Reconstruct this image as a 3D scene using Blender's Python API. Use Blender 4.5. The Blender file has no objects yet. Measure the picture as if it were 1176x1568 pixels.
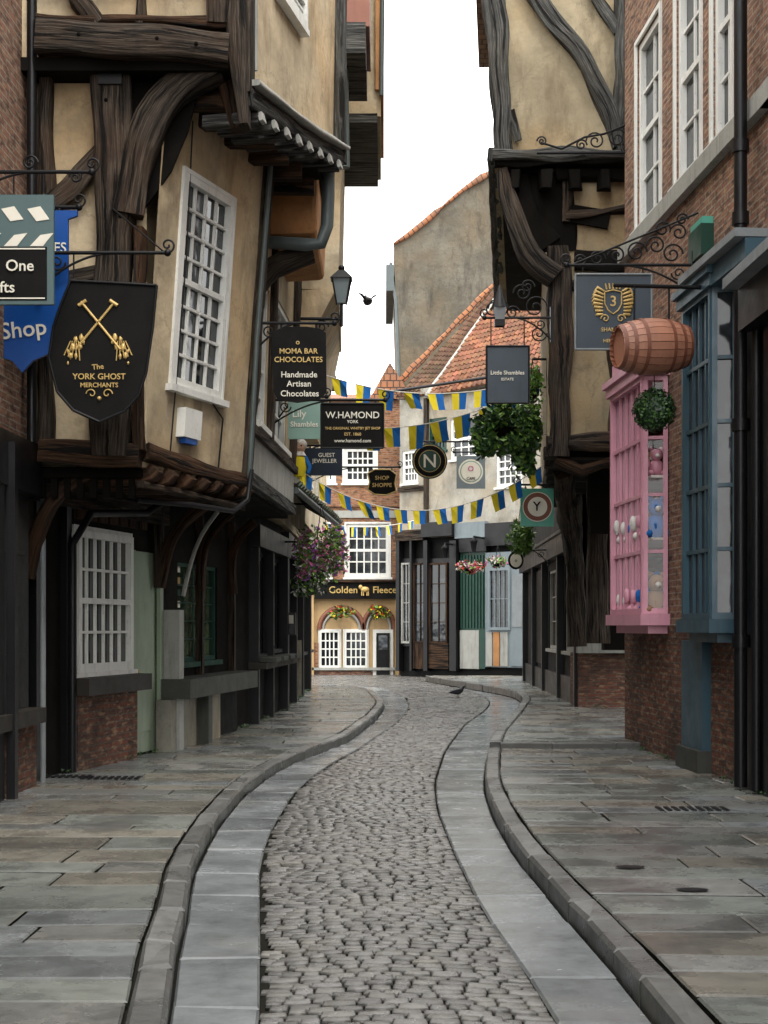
import bpy, math, random
from mathutils import Vector, Matrix, noise
random.seed(7)
R=random.uniform
# ---- survey constants: camera at origin, height 1.7 m, street runs along +Y ----
F=2178.; CH=1.7; HV=960.; CU=588.
def X(u,d): return (u-CU)/F*d
def Z(v,d): return CH+(HV-v)/F*d
def GD(v,z=0.): return F*(CH-z)/(v-HV)
V=Vector
# ================= materials =================
def newmat(name):
    m=bpy.data.materials.new(name); m.use_nodes=True
    nt=m.node_tree; b=nt.nodes['Principled BSDF']; return m,nt,b
def mixc(nt,fac,c1,c2,mode='MIX'):
    m=nt.nodes.new('ShaderNodeMix'); m.data_type='RGBA'; m.blend_type=mode
    for idx,c in ((0,fac),(6,c1),(7,c2)):
        if isinstance(c,tuple) and hasattr(c[0],'outputs'): nt.links.new(c[0].outputs[c[1]],m.inputs[idx])
        elif isinstance(c,(tuple,list)): m.inputs[idx].default_value=(c[0],c[1],c[2],1)
        else: m.inputs[idx].default_value=c
    return (m,2)
def ramp(nt,src,p0,p1,c0=0.,c1=1.):
    r=nt.nodes.new('ShaderNodeMapRange'); r.inputs[1].default_value=p0; r.inputs[2].default_value=p1
    r.inputs[3].default_value=c0; r.inputs[4].default_value=c1
    nt.links.new(src[0].outputs[src[1]],r.inputs[0]); return (r,0)
def noiset(nt,scale,detail=6,vec=None,mp=None,coord='Object',rough=.6):
    tc=nt.nodes.new('ShaderNodeTexCoord'); n=nt.nodes.new('ShaderNodeTexNoise')
    n.inputs['Scale'].default_value=scale; n.inputs['Detail'].default_value=detail; n.inputs['Roughness'].default_value=rough
    if mp:
        m=nt.nodes.new('ShaderNodeMapping'); m.inputs['Scale'].default_value=mp
        nt.links.new(tc.outputs[coord],m.inputs[0]); nt.links.new(m.outputs[0],n.inputs['Vector'])
    else: nt.links.new(tc.outputs[coord],n.inputs['Vector'])
    return (n,0)
def setc(nt,b,c): nt.links.new(c[0].outputs[c[1]],b.inputs['Base Color'])
def bump(nt,b,src,strength=.4,dist=.02):
    bp=nt.nodes.new('ShaderNodeBump'); bp.inputs['Strength'].default_value=strength; bp.inputs['Distance'].default_value=dist
    nt.links.new(src[0].outputs[src[1]],bp.inputs['Height']); nt.links.new(bp.outputs[0],b.inputs['Normal'])
def plaster(name,c,dirt=.5,bs=.5,dark=(.11,.08,.05)):
    m,nt,b=newmat(name)
    n1=noiset(nt,1.1,8); n2=noiset(nt,1.0,8,mp=(2.4,2.4,.7),rough=.72); n3=noiset(nt,22,6); n5=noiset(nt,.6,5); n6=noiset(nt,3.2,9,rough=.75)
    c2=tuple(x*.62 for x in c)
    a=mixc(nt,ramp(nt,n1,.38,.62),c,c2)
    a=mixc(nt,ramp(nt,n5,.43,.62,0,.5),a,(c[0]*.85,c[1]*.66,c[2]*.44))
    a=mixc(nt,ramp(nt,n2,.50,.70,0,dirt),a,dark)
    a=mixc(nt,ramp(nt,n6,.54,.64,0,.4),a,tuple(x*.35 for x in c))
    a=mixc(nt,ramp(nt,n3,.3,.75,0,.28),a,tuple(x*.45 for x in c))
    tc=nt.nodes.new('ShaderNodeTexCoord'); vo=nt.nodes.new('ShaderNodeTexVoronoi'); vo.feature='DISTANCE_TO_EDGE'; vo.inputs['Scale'].default_value=.9
    mxv=nt.nodes.new('ShaderNodeMix'); mxv.data_type='VECTOR'; mxv.inputs[0].default_value=.3
    nt.links.new(tc.outputs['Object'],mxv.inputs[4]); nt.links.new(n6[0].outputs[1],mxv.inputs[5]); nt.links.new(mxv.outputs[1],vo.inputs['Vector'])
    a=mixc(nt,ramp(nt,(vo,0),.0,.006,.5,0),a,tuple(x*.3 for x in c))
    setc(nt,b,a); b.inputs['Roughness'].default_value=.9; b.inputs['Specular IOR Level'].default_value=.25
    n4=noiset(nt,5,9); bump(nt,b,n4,bs,.04); return m
def brick(name,c1,c2,mortar,soot=.5):
    m,nt,b=newmat(name)
    uv=nt.nodes.new('ShaderNodeTexCoord')
    br=nt.nodes.new('ShaderNodeTexBrick'); nt.links.new(uv.outputs['UV'],br.inputs['Vector'])
    br.inputs['Scale'].default_value=1; br.inputs['Brick Width'].default_value=.225; br.inputs['Row Height'].default_value=.075
    br.inputs['Mortar Size'].default_value=.009; br.inputs['Mortar Smooth'].default_value=.3; br.inputs['Bias'].default_value=-.1
    br.inputs['Color1'].default_value=(*c1,1); br.inputs['Color2'].default_value=(*c2,1); br.inputs['Mortar'].default_value=(*mortar,1)
    n1=noiset(nt,1.4,8); n2=noiset(nt,14,5)
    n3=noiset(nt,1,2,mp=(4.4,13.3,1),coord='UV'); n4=noiset(nt,1.3,2,mp=(4.4,13.3,1),coord='UV')
    a=mixc(nt,ramp(nt,n3,.5,.66,0,.8),(br,0),(.05,.032,.028))
    a=mixc(nt,ramp(nt,n4,.52,.66,0,.65),a,(.42,.28,.17))
    a=mixc(nt,ramp(nt,n1,.45,.72,0,soot),a,(.022,.017,.014))
    a=mixc(nt,ramp(nt,n2,.4,.8,0,.4),a,(.10,.06,.045))
    setc(nt,b,a); b.inputs['Roughness'].default_value=.88; b.inputs['Specular IOR Level'].default_value=.25
    mx=nt.nodes.new('ShaderNodeMath'); mx.operation='MULTIPLY_ADD'; mx.inputs[1].default_value=-1.0
    nt.links.new(br.outputs['Fac'],mx.inputs[0]); nt.links.new(n2[0].outputs[0],mx.inputs[2])
    bump(nt,b,(mx,0),.8,.012); return m
def timber(name,c1,c2,wear=.5,warm=(.12,.06,.03)):
    m,nt,b=newmat(name)
    g=noiset(nt,1,6,mp=(1.3,30,1),coord='UV',rough=.6); g2=noiset(nt,1,5,mp=(.9,13,1),coord='UV',rough=.55); n=noiset(nt,4.5,8,rough=.7); n3=noiset(nt,1.1,4); g3=noiset(nt,1,3,mp=(3.,60,1),coord='UV')
    a=mixc(nt,ramp(nt,g,.40,.62),c1,c2)
    a=mixc(nt,ramp(nt,n3,.46,.64,0,.7),a,warm)
    a=mixc(nt,ramp(nt,g3,.50,.66,0,wear),a,tuple(min(1,x*2.2) for x in c2))
    a=mixc(nt,ramp(nt,n,.5,.66,0,wear*.9),a,tuple(min(1,x*.35) for x in c2))
    a=mixc(nt,ramp(nt,g2,.56,.60,0,.97),a,(.004,.0035,.003))
    setc(nt,b,a); b.inputs['Roughness'].default_value=.8; b.inputs['Specular IOR Level'].default_value=.2
    mx=nt.nodes.new('ShaderNodeMath'); mx.operation='ADD'
    nt.links.new(g[0].outputs[0],mx.inputs[0]); r=ramp(nt,g2,.54,.6,1,0); nt.links.new(r[0].outputs[0],mx.inputs[1])
    bump(nt,b,(mx,0),.9,.03); return m
def paint(name,c,rough=.45,var=.25,dirt=.25,metal=0.,spec=.5):
    m,nt,b=newmat(name)
    n=noiset(nt,3.5,7); n2=noiset(nt,26,4); n5=noiset(nt,1,6,mp=(9,9,.9))
    a=mixc(nt,ramp(nt,n,.4,.75,0,var),c,tuple(x*.55 for x in c))
    a=mixc(nt,ramp(nt,n2,.58,.78,0,dirt),a,(.09,.08,.065) if max(c)>.05 else (.03,.026,.022))
    if max(c)>.05: a=mixc(nt,ramp(nt,n5,.52,.78,0,dirt*1.4),a,tuple(x*.35 for x in c))
    setc(nt,b,a); b.inputs['Metallic'].default_value=metal; b.inputs['Specular IOR Level'].default_value=spec
    rr=ramp(nt,n,.3,.8,rough-.08,rough+.15); nt.links.new(rr[0].outputs[0],b.inputs['Roughness'])
    bump(nt,b,n2,.12,.01); return m
def stone(name,rlo=.3,rhi=.62,bs=.5,ns=7,wet=.5,spot=.3,mott=.5):
    m,nt,b=newmat(name)
    at=nt.nodes.new('ShaderNodeAttribute'); at.attribute_name='Col'
    n1=noiset(nt,ns,8,rough=.7); n2=noiset(nt,.9,6,rough=.65); n3=noiset(nt,60,3); n4=noiset(nt,1.7,7,rough=.65)
    a=mixc(nt,ramp(nt,n1,.42,.72,0,mott),(at,0),(.05,.05,.045))
    a=mixc(nt,ramp(nt,n4,.48,.68,0,wet),a,(.055,.058,.058))
    a=mixc(nt,ramp(nt,n2,.55,.68,0,.25),a,(.24,.225,.18))
    a=mixc(nt,ramp(nt,n3,.64,.74,0,spot),a,(.32,.32,.30))
    sx=nt.nodes.new('ShaderNodeSeparateColor'); nt.links.new(at.outputs['Color'],sx.inputs[0])
    # side faces carry very dark vertex colour (dirt in the joints)
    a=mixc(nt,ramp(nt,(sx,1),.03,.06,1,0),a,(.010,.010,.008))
    setc(nt,b,a)
    rr=ramp(nt,n4,.38,.62,rhi,rlo); nt.links.new(rr[0].outputs[0],b.inputs['Roughness'])
    bump(nt,b,n1,bs,.012); return m
def tilemat(name,c1,c2,w=.22,h=.24):
    m,nt,b=newmat(name)
    uv=nt.nodes.new('ShaderNodeTexCoord'); br=nt.nodes.new('ShaderNodeTexBrick'); nt.links.new(uv.outputs['UV'],br.inputs['Vector'])
    br.inputs['Scale'].default_value=1; br.inputs['Brick Width'].default_value=w; br.inputs['Row Height'].default_value=h
    br.inputs['Mortar Size'].default_value=.022; br.inputs['Mortar Smooth'].default_value=.6
    br.inputs['Color1'].default_value=(*c1,1); br.inputs['Color2'].default_value=(*c2,1); br.inputs['Mortar'].default_value=(.05,.03,.025,1)
    n=noiset(nt,1.3,8); a=mixc(nt,ramp(nt,n,.45,.7,0,.65),(br,0),(.10,.075,.06)); setc(nt,b,a)
    mx=nt.nodes.new('ShaderNodeMath'); mx.operation='MULTIPLY'; mx.inputs[1].default_value=-1; nt.links.new(br.outputs['Fac'],mx.inputs[0])
    b.inputs['Roughness'].default_value=.85; bump(nt,b,(mx,0),.9,.05); return m
def tilecol(name):
    m,nt,b=newmat(name); at=nt.nodes.new('ShaderNodeAttribute'); at.attribute_name='Col'
    n=noiset(nt,.9,8); n2=noiset(nt,8,5)
    a=mixc(nt,ramp(nt,n,.42,.68,0,.75),(at,0),(.075,.06,.045)); a=mixc(nt,ramp(nt,n2,.5,.7,0,.4),a,(.12,.11,.07)); setc(nt,b,a)
    b.inputs['Roughness'].default_value=.9; b.inputs['Specular IOR Level'].default_value=.2; return m
def leafm(name,c):
    m,nt,b=newmat(name); n=noiset(nt,20,3); a=mixc(nt,ramp(nt,n,.3,.7),c,tuple(x*.45 for x in c)); setc(nt,b,a)
    b.inputs['Roughness'].default_value=.5; return m
def glassm(name,c=(.012,.015,.018),r=.06):
    m,nt,b=newmat(name); n=noiset(nt,1.2,3); n2=noiset(nt,2.5,2)
    a=mixc(nt,ramp(nt,n2,.5,.65),c,tuple(x*3+.008 for x in c)); setc(nt,b,a)
    b.inputs['Roughness'].default_value=r; b.inputs['IOR'].default_value=1.5; bump(nt,b,n,.12,.05); return m
def clearglass(name):
    m=bpy.data.materials.new(name); m.use_nodes=True; nt=m.node_tree; nt.nodes.clear()
    o=nt.nodes.new('ShaderNodeOutputMaterial'); t=nt.nodes.new('ShaderNodeBsdfTransparent'); g=nt.nodes.new('ShaderNodeBsdfGlossy'); g.inputs['Roughness'].default_value=.03
    fr=nt.nodes.new('ShaderNodeFresnel'); fr.inputs[0].default_value=1.5
    mx=nt.nodes.new('ShaderNodeMixShader'); nt.links.new(fr.outputs[0],mx.inputs[0]); nt.links.new(t.outputs[0],mx.inputs[1]); nt.links.new(g.outputs[0],mx.inputs[2]); nt.links.new(mx.outputs[0],o.inputs[0]); return m

M={}
M['cream']=plaster('cream_plaster',(.60,.49,.33),.7)
M['cream2']=plaster('pale_plaster',(.57,.49,.35),.65)
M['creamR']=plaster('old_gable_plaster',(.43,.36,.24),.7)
M['orange']=plaster('ochre_render',(.52,.27,.12),.35)
M['greyr']=plaster('grey_roughcast',(.16,.145,.115),.85,1.0,(.04,.036,.03))
M['white']=plaster('white_render',(.46,.44,.38),.5)
M['basewall']=plaster('dirty_white_render',(.30,.29,.24),.85)
M['yellow']=paint('yellow_paint_render',(.46,.31,.15),.6)
M['brickR']=brick('red_brown_brick',(.29,.14,.09),(.17,.095,.07),(.33,.29,.23),.4)
M['brickD']=brick('sooty_brick',(.21,.075,.045),(.10,.05,.04),(.13,.12,.10),.8)
M['brickO']=brick('orange_brick',(.36,.16,.075),(.28,.115,.06),(.30,.24,.18),.3)
M['oak']=timber('weathered_oak',(.010,.008,.006),(.060,.047,.036),.5,(.055,.031,.018))
M['oakb']=timber('brown_oak',(.010,.006,.004),(.065,.034,.018),.3,(.055,.026,.012))
M['oakg']=timber('grey_oak',(.020,.020,.019),(.085,.085,.079),.5,(.05,.044,.035))
M['blk']=paint('black_gloss_paint',(.006,.006,.007),.36,.3,.3,0,.3)
M['blkm']=paint('black_matt',(.0055,.0055,.0055),.7,.3,.2,0,.15)
M['dark']=paint('dark_timber_and_shade',(.006,.005,.004),.85,.3,.2,0,.1)  # near-black timber; also the colour of the shade painted under the jetty
M['iron']=paint('black_iron',(.007,.007,.008),.45,.2,.2,0,.25)
M['wht']=paint('white_paint',(.74,.74,.70),.4,.22,.35)
M['wht2']=paint('offwhite_stone_paint',(.34,.34,.31),.6,.4,.6)
M['pipe']=paint('grey_green_pipe',(.07,.09,.09),.45)
M['green']=paint('pale_green_paint',(.28,.35,.25),.45)
M['dgreen']=paint('dark_green_paint',(.012,.05,.035),.4,.25,.2,0,.3)
M['pink']=paint('pink_paint',(.66,.31,.40),.38,.25,.2)
M['blue']=paint('blue_grey_paint',(.038,.085,.115),.38,.35,.35)
M['shopblue']=paint('shop_sign_blue',(.008,.07,.30),.35,.1,.05,0,.3)
M['teal']=paint('slate_teal',(.07,.12,.125),.5,.1,.1)
M['mint']=paint('mint_paint',(.08,.36,.27),.4,.1,.1)
M['paleteal']=paint('pale_teal',(.20,.33,.28),.4,.1,.1)
M['navy']=paint('navy_sign',(.008,.018,.035),.4,.1,.1,0,.3)
M['slate']=paint('slate_sign',(.05,.067,.085),.5,.2,.15,0,.3)
M['greyblue']=paint('grey_blue_paint',(.17,.21,.23),.5)
M['gold']=paint('gold_leaf',(.58,.40,.14),.42,.35,.15,.2)
M['offw']=paint('sign_offwhite',(.75,.72,.62),.5,.05,.0)
M['redb']=paint('rust_red',(.20,.07,.04),.55)
M['bluef']=paint('flag_blue',(.015,.13,.42),.8,.1,0,0,.2)
M['yelf']=paint('flag_yellow',(.75,.60,.03),.8,.1,0,0,.2)
M['lead']=paint('lead_sheet',(.20,.22,.23),.5,.4,.4)
M['ledge']=paint('dark_timber_ledge',(.028,.024,.019),.6,.4,.4,0,.3)
M['stonesill']=paint('stone_shelf',(.052,.054,.046),.65,.4,.5,0,.3)
M['glass']=glassm('dark_window_glass')
M['glass2']=glassm('greenish_shop_glass',(.02,.03,.012),.12)
M['clear']=clearglass('shop_display_glass')
M['flag']=stone('flagstone',.11,.42,.5,6,.55,.3,.5)
M['kerb']=stone('kerbstone',.22,.5,.5,9,.4)
M['gut']=stone('gutter_slab',.08,.30,.3,6,.3,.2,.3)
M['sett']=stone('granite_sett',.14,.36,.45,26,.35,.3,.35)
M['mort']=paint('joint_dirt',(.012,.012,.009),.95,.2,.2,0,.1)
M['tile']=tilecol('red_clay_tiles'); 
M['tileD']=tilemat('dark_tiles',(.16,.10,.07),(.11,.075,.055))
M['tileO']=tilemat('orange_tiles',(.38,.15,.06),(.30,.12,.055))
M['leaf']=leafm('leaf_mid',(.07,.17,.03)); M['leafd']=leafm('leaf_dark',(.02,.06,.018)); M['leafl']=leafm('leaf_light',(.20,.36,.06))
M['pinkf']=leafm('petal_pink',(.75,.18,.42)); M['purf']=leafm('petal_purple',(.42,.16,.55)); M['redf']=leafm('petal_red',(.65,.05,.03)); M['whf']=leafm('petal_white',(.85,.82,.75))
M['barrel']=paint('barrel_oak',(.42,.19,.12),.45,.5,.3)
M['plush']=paint('white_plush',(.72,.70,.66),.95); M['plushb']=paint('brown_plush',(.30,.18,.10),.95)
M['pigeon']=paint('pigeon_feather',(.03,.032,.038),.6)
M['skin']=paint('puppet_skin',(.5,.3,.2),.6)

# ================= mesh builder =================
def autouv(pts):
    n=V((0,0,0))
    for i in range(len(pts)):
        a=pts[i];b=pts[(i+1)%len(pts)]; n+=a.cross(b)
    if n.length<1e-12: return [(0,0)]*len(pts)
    n.normalize()
    if abs(n.z)>.85: return [(p.x,p.y) for p in pts]
    t=V((-n.y,n.x,0)).normalized(); k=1/max(.3,math.sqrt(max(0,1-n.z*n.z)))
    return [(p.dot(t),p.z*k) for p in pts]
class MB:
    def __init__(s): s.v=[];s.f=[];s.m=[];s.uv=[];s.c=[];s.sm=[];s.mats=[];s.bev=0
    def mi(s,k):
        if k not in s.mats: s.mats.append(k)
        return s.mats.index(k)
    def face(s,pts,mat,uv=None,col=(1,1,1)):
        pts=[V(p) for p in pts]; b=len(s.v); s.v+=pts; s.f.append(tuple(range(b,b+len(pts)))); s.m.append(s.mi(mat))
        s.uv.append(uv or autouv(pts)); s.c.append(col); s.sm.append(False)
    def mesh(s,vs,fs,mat,uvs=None,col=(1,1,1),smooth=False,cols=None):
        vs=[V(p) for p in vs]; b=len(s.v); s.v+=vs; k=s.mi(mat)
        for i,f in enumerate(fs):
            s.f.append(tuple(b+j for j in f)); s.m.append(k); s.c.append(cols[i] if cols else col); s.sm.append(smooth)
            s.uv.append(uvs[i] if uvs else autouv([vs[j] for j in f]))
    def hexa(s,b,t,mat,grain=None):
        vs=[V(p) for p in list(b)+list(t)]
        fs=[(3,2,1,0),(4,5,6,7),(0,1,5,4),(1,2,6,5),(2,3,7,6),(3,0,4,7)]
        uvs=None
        if grain:
            g=V(grain).normalized(); uvs=[]
            for f in fs:
                ps=[vs[j] for j in f]; n=(ps[1]-ps[0]).cross(ps[2]-ps[0])
                c=n.cross(g); c=c.normalized() if c.length>1e-9 else V((0,0,1))
                uvs.append([(p.dot(g),p.dot(c)) for p in ps])
        s.mesh(vs,fs,mat,uvs)
    def box(s,x0,x1,y0,y1,z0,z1,mat):
        s.hexa([(x0,y0,z0),(x1,y0,z0),(x1,y1,z0),(x0,y1,z0)],[(x0,y0,z1),(x1,y0,z1),(x1,y1,z1),(x0,y1,z1)],mat)
    def prism(s,foot,z0,z1,mat):
        n=len(foot); vs=[(p[0],p[1],z0) for p in foot]+[(p[0],p[1],z1) for p in foot]
        s.mesh(vs,[tuple(range(n)),tuple(range(n,2*n))]+[(i,(i+1)%n,n+(i+1)%n,n+i) for i in range(n)],mat)
    def plate(s,out,d,th,mat):  # outline in (x,z), perpendicular to the street
        n=len(out); vs=[(p[0],d,p[1]) for p in out]+[(p[0],d+th,p[1]) for p in out]
        s.mesh(vs,[tuple(range(n)),tuple(range(2*n-1,n-1,-1))]+[(i,(i+1)%n,n+(i+1)%n,n+i) for i in range(n)],mat)
    def sweep(s,path,w,h,nrm,mat,jit=0.,sub=0):
        path=[V(p) for p in path]; nrm=V(nrm).normalized()
        wl=None
        if isinstance(w,(list,tuple)): wl=list(w)
        if sub:
            q=[];qw=[]
            for i_,(a,b) in enumerate(zip(path,path[1:])):
                k=max(1,int((b-a).length/sub)); q+=[a.lerp(b,i/k) for i in range(k)]
                if wl:
                    f=lambda i: wl[min(len(wl)-1,i)]
                    qw+=[f(i_)+(f(i_+1)-f(i_))*i/k for i in range(k)]
            path=q+[path[-1]]
            if wl: wl=qw+[wl[-1]]
            if len(path)>6: # ease the corners of bent members
                for _ in range(3): path=[path[0]]+[(path[i-1]+path[i]*2+path[i+1])/4 for i in range(1,len(path)-1)]+[path[-1]]
        n=len(path); vs=[];ln=[0.]
        for i in range(1,n): ln.append(ln[-1]+(path[i]-path[i-1]).length)
        ph=[[R(0,6.28) for _ in range(4)] for _ in range(4)]  # one slow wobble per arris
        for i in range(n):
            t=(path[min(i+1,n-1)]-path[max(i-1,0)]).normalized(); sd=t.cross(nrm).normalized(); nn=sd.cross(t).normalized()
            ww=wl[min(i,len(wl)-1)] if wl else w
            ch=.09; L_=ln[i]
            for k_,(a,b) in enumerate(((-1,-1+ch*2),(-1+ch*2,-1),(1-ch*2,-1),(1,-1+ch*2),(1,1-ch*2),(1-ch*2,1),(-1+ch*2,1),(-1,1-ch*2))):
                p_=ph[k_//2]; 
                j=sd*(jit*(1.3*math.sin(L_*2.3+p_[0])+1.0*math.sin(L_*5.7+p_[1])))+nn*(jit*(.6*math.sin(L_*2.9+p_[2])+.4*math.sin(L_*6.3+p_[3])))
                vs.append(path[i]+sd*(a*ww/2)+nn*(b*h/2)+j)
        off=R(0,50); fs=[];uv=[]; per=[0,.1,1,1.1,1.6,1.7,2.6,2.7,3.2]
        sc=(max(w) if isinstance(w,(list,tuple)) else w)
        for i in range(n-1):
            for j in range(8):
                a=i*8+j;b=i*8+(j+1)%8; fs.append((a,b,b+8,a+8))
                p0=per[j]*sc+off;p1=per[j+1]*sc+off
                uv.append([(ln[i],p0),(ln[i],p1),(ln[i+1],p1),(ln[i+1],p0)])
        s.mesh(vs,fs,mat,uv,smooth=(jit>0 and n>4))
        s.mesh(vs[:8],[tuple(range(7,-1,-1))],mat,[[(off,off+.1*i) for i in range(8)]]); s.mesh(vs[-8:],[tuple(range(8))],mat,[[(off,off+.1*i) for i in range(8)]])
    def tube(s,path,r,mat,n=8):
        path=[V(p) for p in path]; k=len(path); vs=[];prev=None
        for i in range(k):
            t=(path[min(i+1,k-1)]-path[max(i-1,0)])
            t=t.normalized() if t.length>1e-9 else V((0,0,1))
            ref=prev if prev is not None else (V((0,0,1)) if abs(t.z)<.8 else V((1,0,0)))
            a=(ref-t*ref.dot(t)); a=a.normalized() if a.length>1e-6 else t.orthogonal().normalized()
            prev=a; b=t.cross(a); rr=r[i] if isinstance(r,(list,tuple)) else r
            vs+=[path[i]+a*(math.cos(2*math.pi*j/n)*rr)+b*(math.sin(2*math.pi*j/n)*rr) for j in range(n)]
        fs=[(i*n+j,i*n+(j+1)%n,(i+1)*n+(j+1)%n,(i+1)*n+j) for i in range(k-1) for j in range(n)]
        s.mesh(vs,fs,mat,None,smooth=True); s.mesh(vs[:n],[tuple(range(n))],mat); s.mesh(vs[-n:],[tuple(range(n))],mat)
    def ball(s,c,r,mat,nu=14,nv=9,jit=0.):
        c=V(c); r=V(r) if not isinstance(r,(int,float)) else V((r,r,r)); vs=[]
        for i in range(nv+1):
            th=math.pi*i/nv
            for j in range(nu):
                ph=2*math.pi*j/nu; k=1+R(-jit,jit)
                vs.append(c+V((r.x*math.sin(th)*math.cos(ph),r.y*math.sin(th)*math.sin(ph),r.z*math.cos(th)))*k)
        s.mesh(vs,[(i*nu+j,i*nu+(j+1)%nu,(i+1)*nu+(j+1)%nu,(i+1)*nu+j) for i in range(nv) for j in range(nu)],mat,smooth=True)
    def scroll(s,c,r,mat,flipx=1,flipz=1,turns=1.6,tr=.012,a0=0.):
        c=V(c);p=[]
        for i in range(26):
            t=i/25; a=a0+t*turns*2*math.pi; rr=r*(1-.85*t)
            p.append(c+V((flipx*math.cos(a)*rr,0,flipz*math.sin(a)*rr)))
        s.tube(p,tr,mat,6)
    def leaves(s,c,rad,n,size,mats,hang=0.):
        c=V(c);rad=V(rad)
        cl=[V((R(-1,1),R(-1,1),R(-1,1)))*.75 for _ in range(9)]
        for _ in range(n):
            q=random.choice(cl)+V((random.gauss(0,.3),random.gauss(0,.3),random.gauss(0,.3)))
            if q.length>1.25: q=q.normalized()*R(.8,1.2)
            p=c+V((q.x*rad.x,q.y*rad.y,q.z*rad.z)); p.z-=hang*abs(q.x)*R(0,1)
            a=V((R(-1,1),R(-1,1),R(-1,1))).normalized(); b=a.orthogonal().normalized(); k=size*R(.6,1.3)
            b=(Matrix.Rotation(R(0,6),3,a)@b)
            t=a.cross(b)
            s.face([p-b*k,p+t*k*.5+a*k*.15,p+b*k,p-t*k*.5+a*k*.15],random.choice(mats))
    def tiles(s,p00,p10,p11,p01,rows,cols,c=(.36,.14,.075),mat='tile'):
        p00,p10,p11,p01=V(p00),V(p10),V(p11),V(p01)
        nr=(p10-p00).cross(p01-p00).normalized()
        if nr.z<0: nr=-nr
        P=lambda a,b:(p00.lerp(p10,a)).lerp(p01.lerp(p11,a),b)
        for j in range(rows):
            for i in range(cols):
                a0,a1=i/cols,(i+1)/cols-.002; b0,b1=j/rows-.25/rows,(j+1)/rows
                k=R(.55,1.15); l=R(.04,.075); m_=(a0+a1)/2
                vs=[P(a0,b0)+nr*l*.5,P(m_,b0)+nr*(l+.05),P(a1,b0)+nr*l*.5,P(a1,b1),P(m_,b1)+nr*.05,P(a0,b1),P(a0,b0),P(a1,b0)]
                s.mesh(vs,[(0,1,4,5),(1,2,3,4),(6,7,2,1,0)],mat,col=(c[0]*k,c[1]*k*R(.9,1.15),c[2]*k))
class G:
    def __init__(s,name): s.name=name; s.parts={}; s.texts=[]
    def p(s,n):
        if n not in s.parts: s.parts[n]=MB()
        return s.parts[n]
    def text(s,t,loc,size,mat,rotz=0.,ext=.004): s.texts.append((t,loc,size,mat,rotz,ext))
    def done(s):
        allv=[v for m in s.parts.values() for v in m.v]
        lo=V([min(v[i] for v in allv) for i in range(3)]); hi=V([max(v[i] for v in allv) for i in range(3)])
        loc=V(((lo.x+hi.x)/2,(lo.y+hi.y)/2,lo.z))
        e=bpy.data.objects.new(s.name,None); e.location=loc; e.empty_display_size=.3; bpy.context.scene.collection.objects.link(e)
        for n,m in s.parts.items():
            if not m.f: continue
            o=mkobj(n,m); o.parent=e; o.matrix_parent_inverse=Matrix.Translation(-loc)
        for i,(t,l,sz,mat,rz,ext) in enumerate(s.texts):
            cu=bpy.data.curves.new('lettering','FONT'); cu.body=t; cu.size=sz; cu.extrude=ext; cu.align_x='CENTER'; cu.align_y='CENTER'; cu.resolution_u=3
            cu.offset=sz*.008
            o=bpy.data.objects.new('lettering',cu); o.data.materials.append(M[mat]); bpy.context.scene.collection.objects.link(o)
            o.location=l; o.rotation_euler=(math.pi/2,-rz,0); o.parent=e; o.matrix_parent_inverse=Matrix.Translation(-loc)
        return e
def mkobj(n,m):
    me=bpy.data.meshes.new(n); me.from_pydata([tuple(v) for v in m.v],[],m.f)
    for k in m.mats: me.materials.append(M[k])
    fu=[];fc=[]
    for i,f in enumerate(m.f):
        c=m.c[i]
        for j in range(len(f)): fu+=[m.uv[i][j][0],m.uv[i][j][1]]; fc+=[c[0],c[1],c[2],1.]
    # layers are looked up again by name after both exist (adding one invalidates the other's reference)
    me.color_attributes.new('Col','FLOAT_COLOR','CORNER'); me.uv_layers.new(name='UVMap')
    me.uv_layers['UVMap'].data.foreach_set('uv',fu); me.color_attributes['Col'].data.foreach_set('color',fc)
    me.polygons.foreach_set('material_index',m.m); me.polygons.foreach_set('use_smooth',m.sm)
    me.update(); o=bpy.data.objects.new(n,me); bpy.context.scene.collection.objects.link(o)
    if m.bev:
        b=o.modifiers.new('b','BEVEL'); b.width=m.bev; b.segments=2; b.limit_method='ANGLE'
    return o
# ================= wall frame =================
class Wall:
    def __init__(s,A,B,side=1,lean=0.,zr=0.):
        s.A=V(A);s.B=V(B);s.d=(s.B-s.A);s.L=s.d.length;s.d=s.d.normalized();s.n=V((s.d.y,-s.d.x))*side;s.lean=lean;s.zr=zr
    def P(s,a,z,t=0.):
        p=s.A+s.d*a+s.n*(t+s.lean*(z-s.zr)); return V((p.x,p.y,z))
    def S(s,u,v=None,t=0.):
        k=(u-CU)/F; tt=t
        for _ in range(3):
            q=s.A+s.n*tt; a=(k*q.y-q.x)/(s.d.x-k*s.d.y)
            if v is None or not s.lean: break
            z=Z(v,(q+s.d*a).y); tt=t+s.lean*(z-s.zr)
        return a
    def Rc(s,u0,v0,u1,v1,t=0.):
        vm=(v0+v1)/2; a=s.S(u0,vm,t); b=s.S(u1,vm,t); d=(s.A+s.d*((a+b)/2)).y
        z0=Z(v1,d);z1=Z(v0,d); return (min(a,b),max(a,b),z0,z1)
    def n3(s): return V((s.n.x,s.n.y,0))
def wb(mb,W,a0,a1,z0,z1,t0,t1,mat):
    g=None
    if mat in('oak','oakb','oakg'): g=W.P(1,0)-W.P(0,0) if (a1-a0)>(z1-z0) else (0,0,1)
    mb.hexa([W.P(a0,z0,t1),W.P(a1,z0,t1),W.P(a1,z0,t0),W.P(a0,z0,t0)],[W.P(a0,z1,t1),W.P(a1,z1,t1),W.P(a1,z1,t0),W.P(a0,z1,t0)],mat,g)
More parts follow.
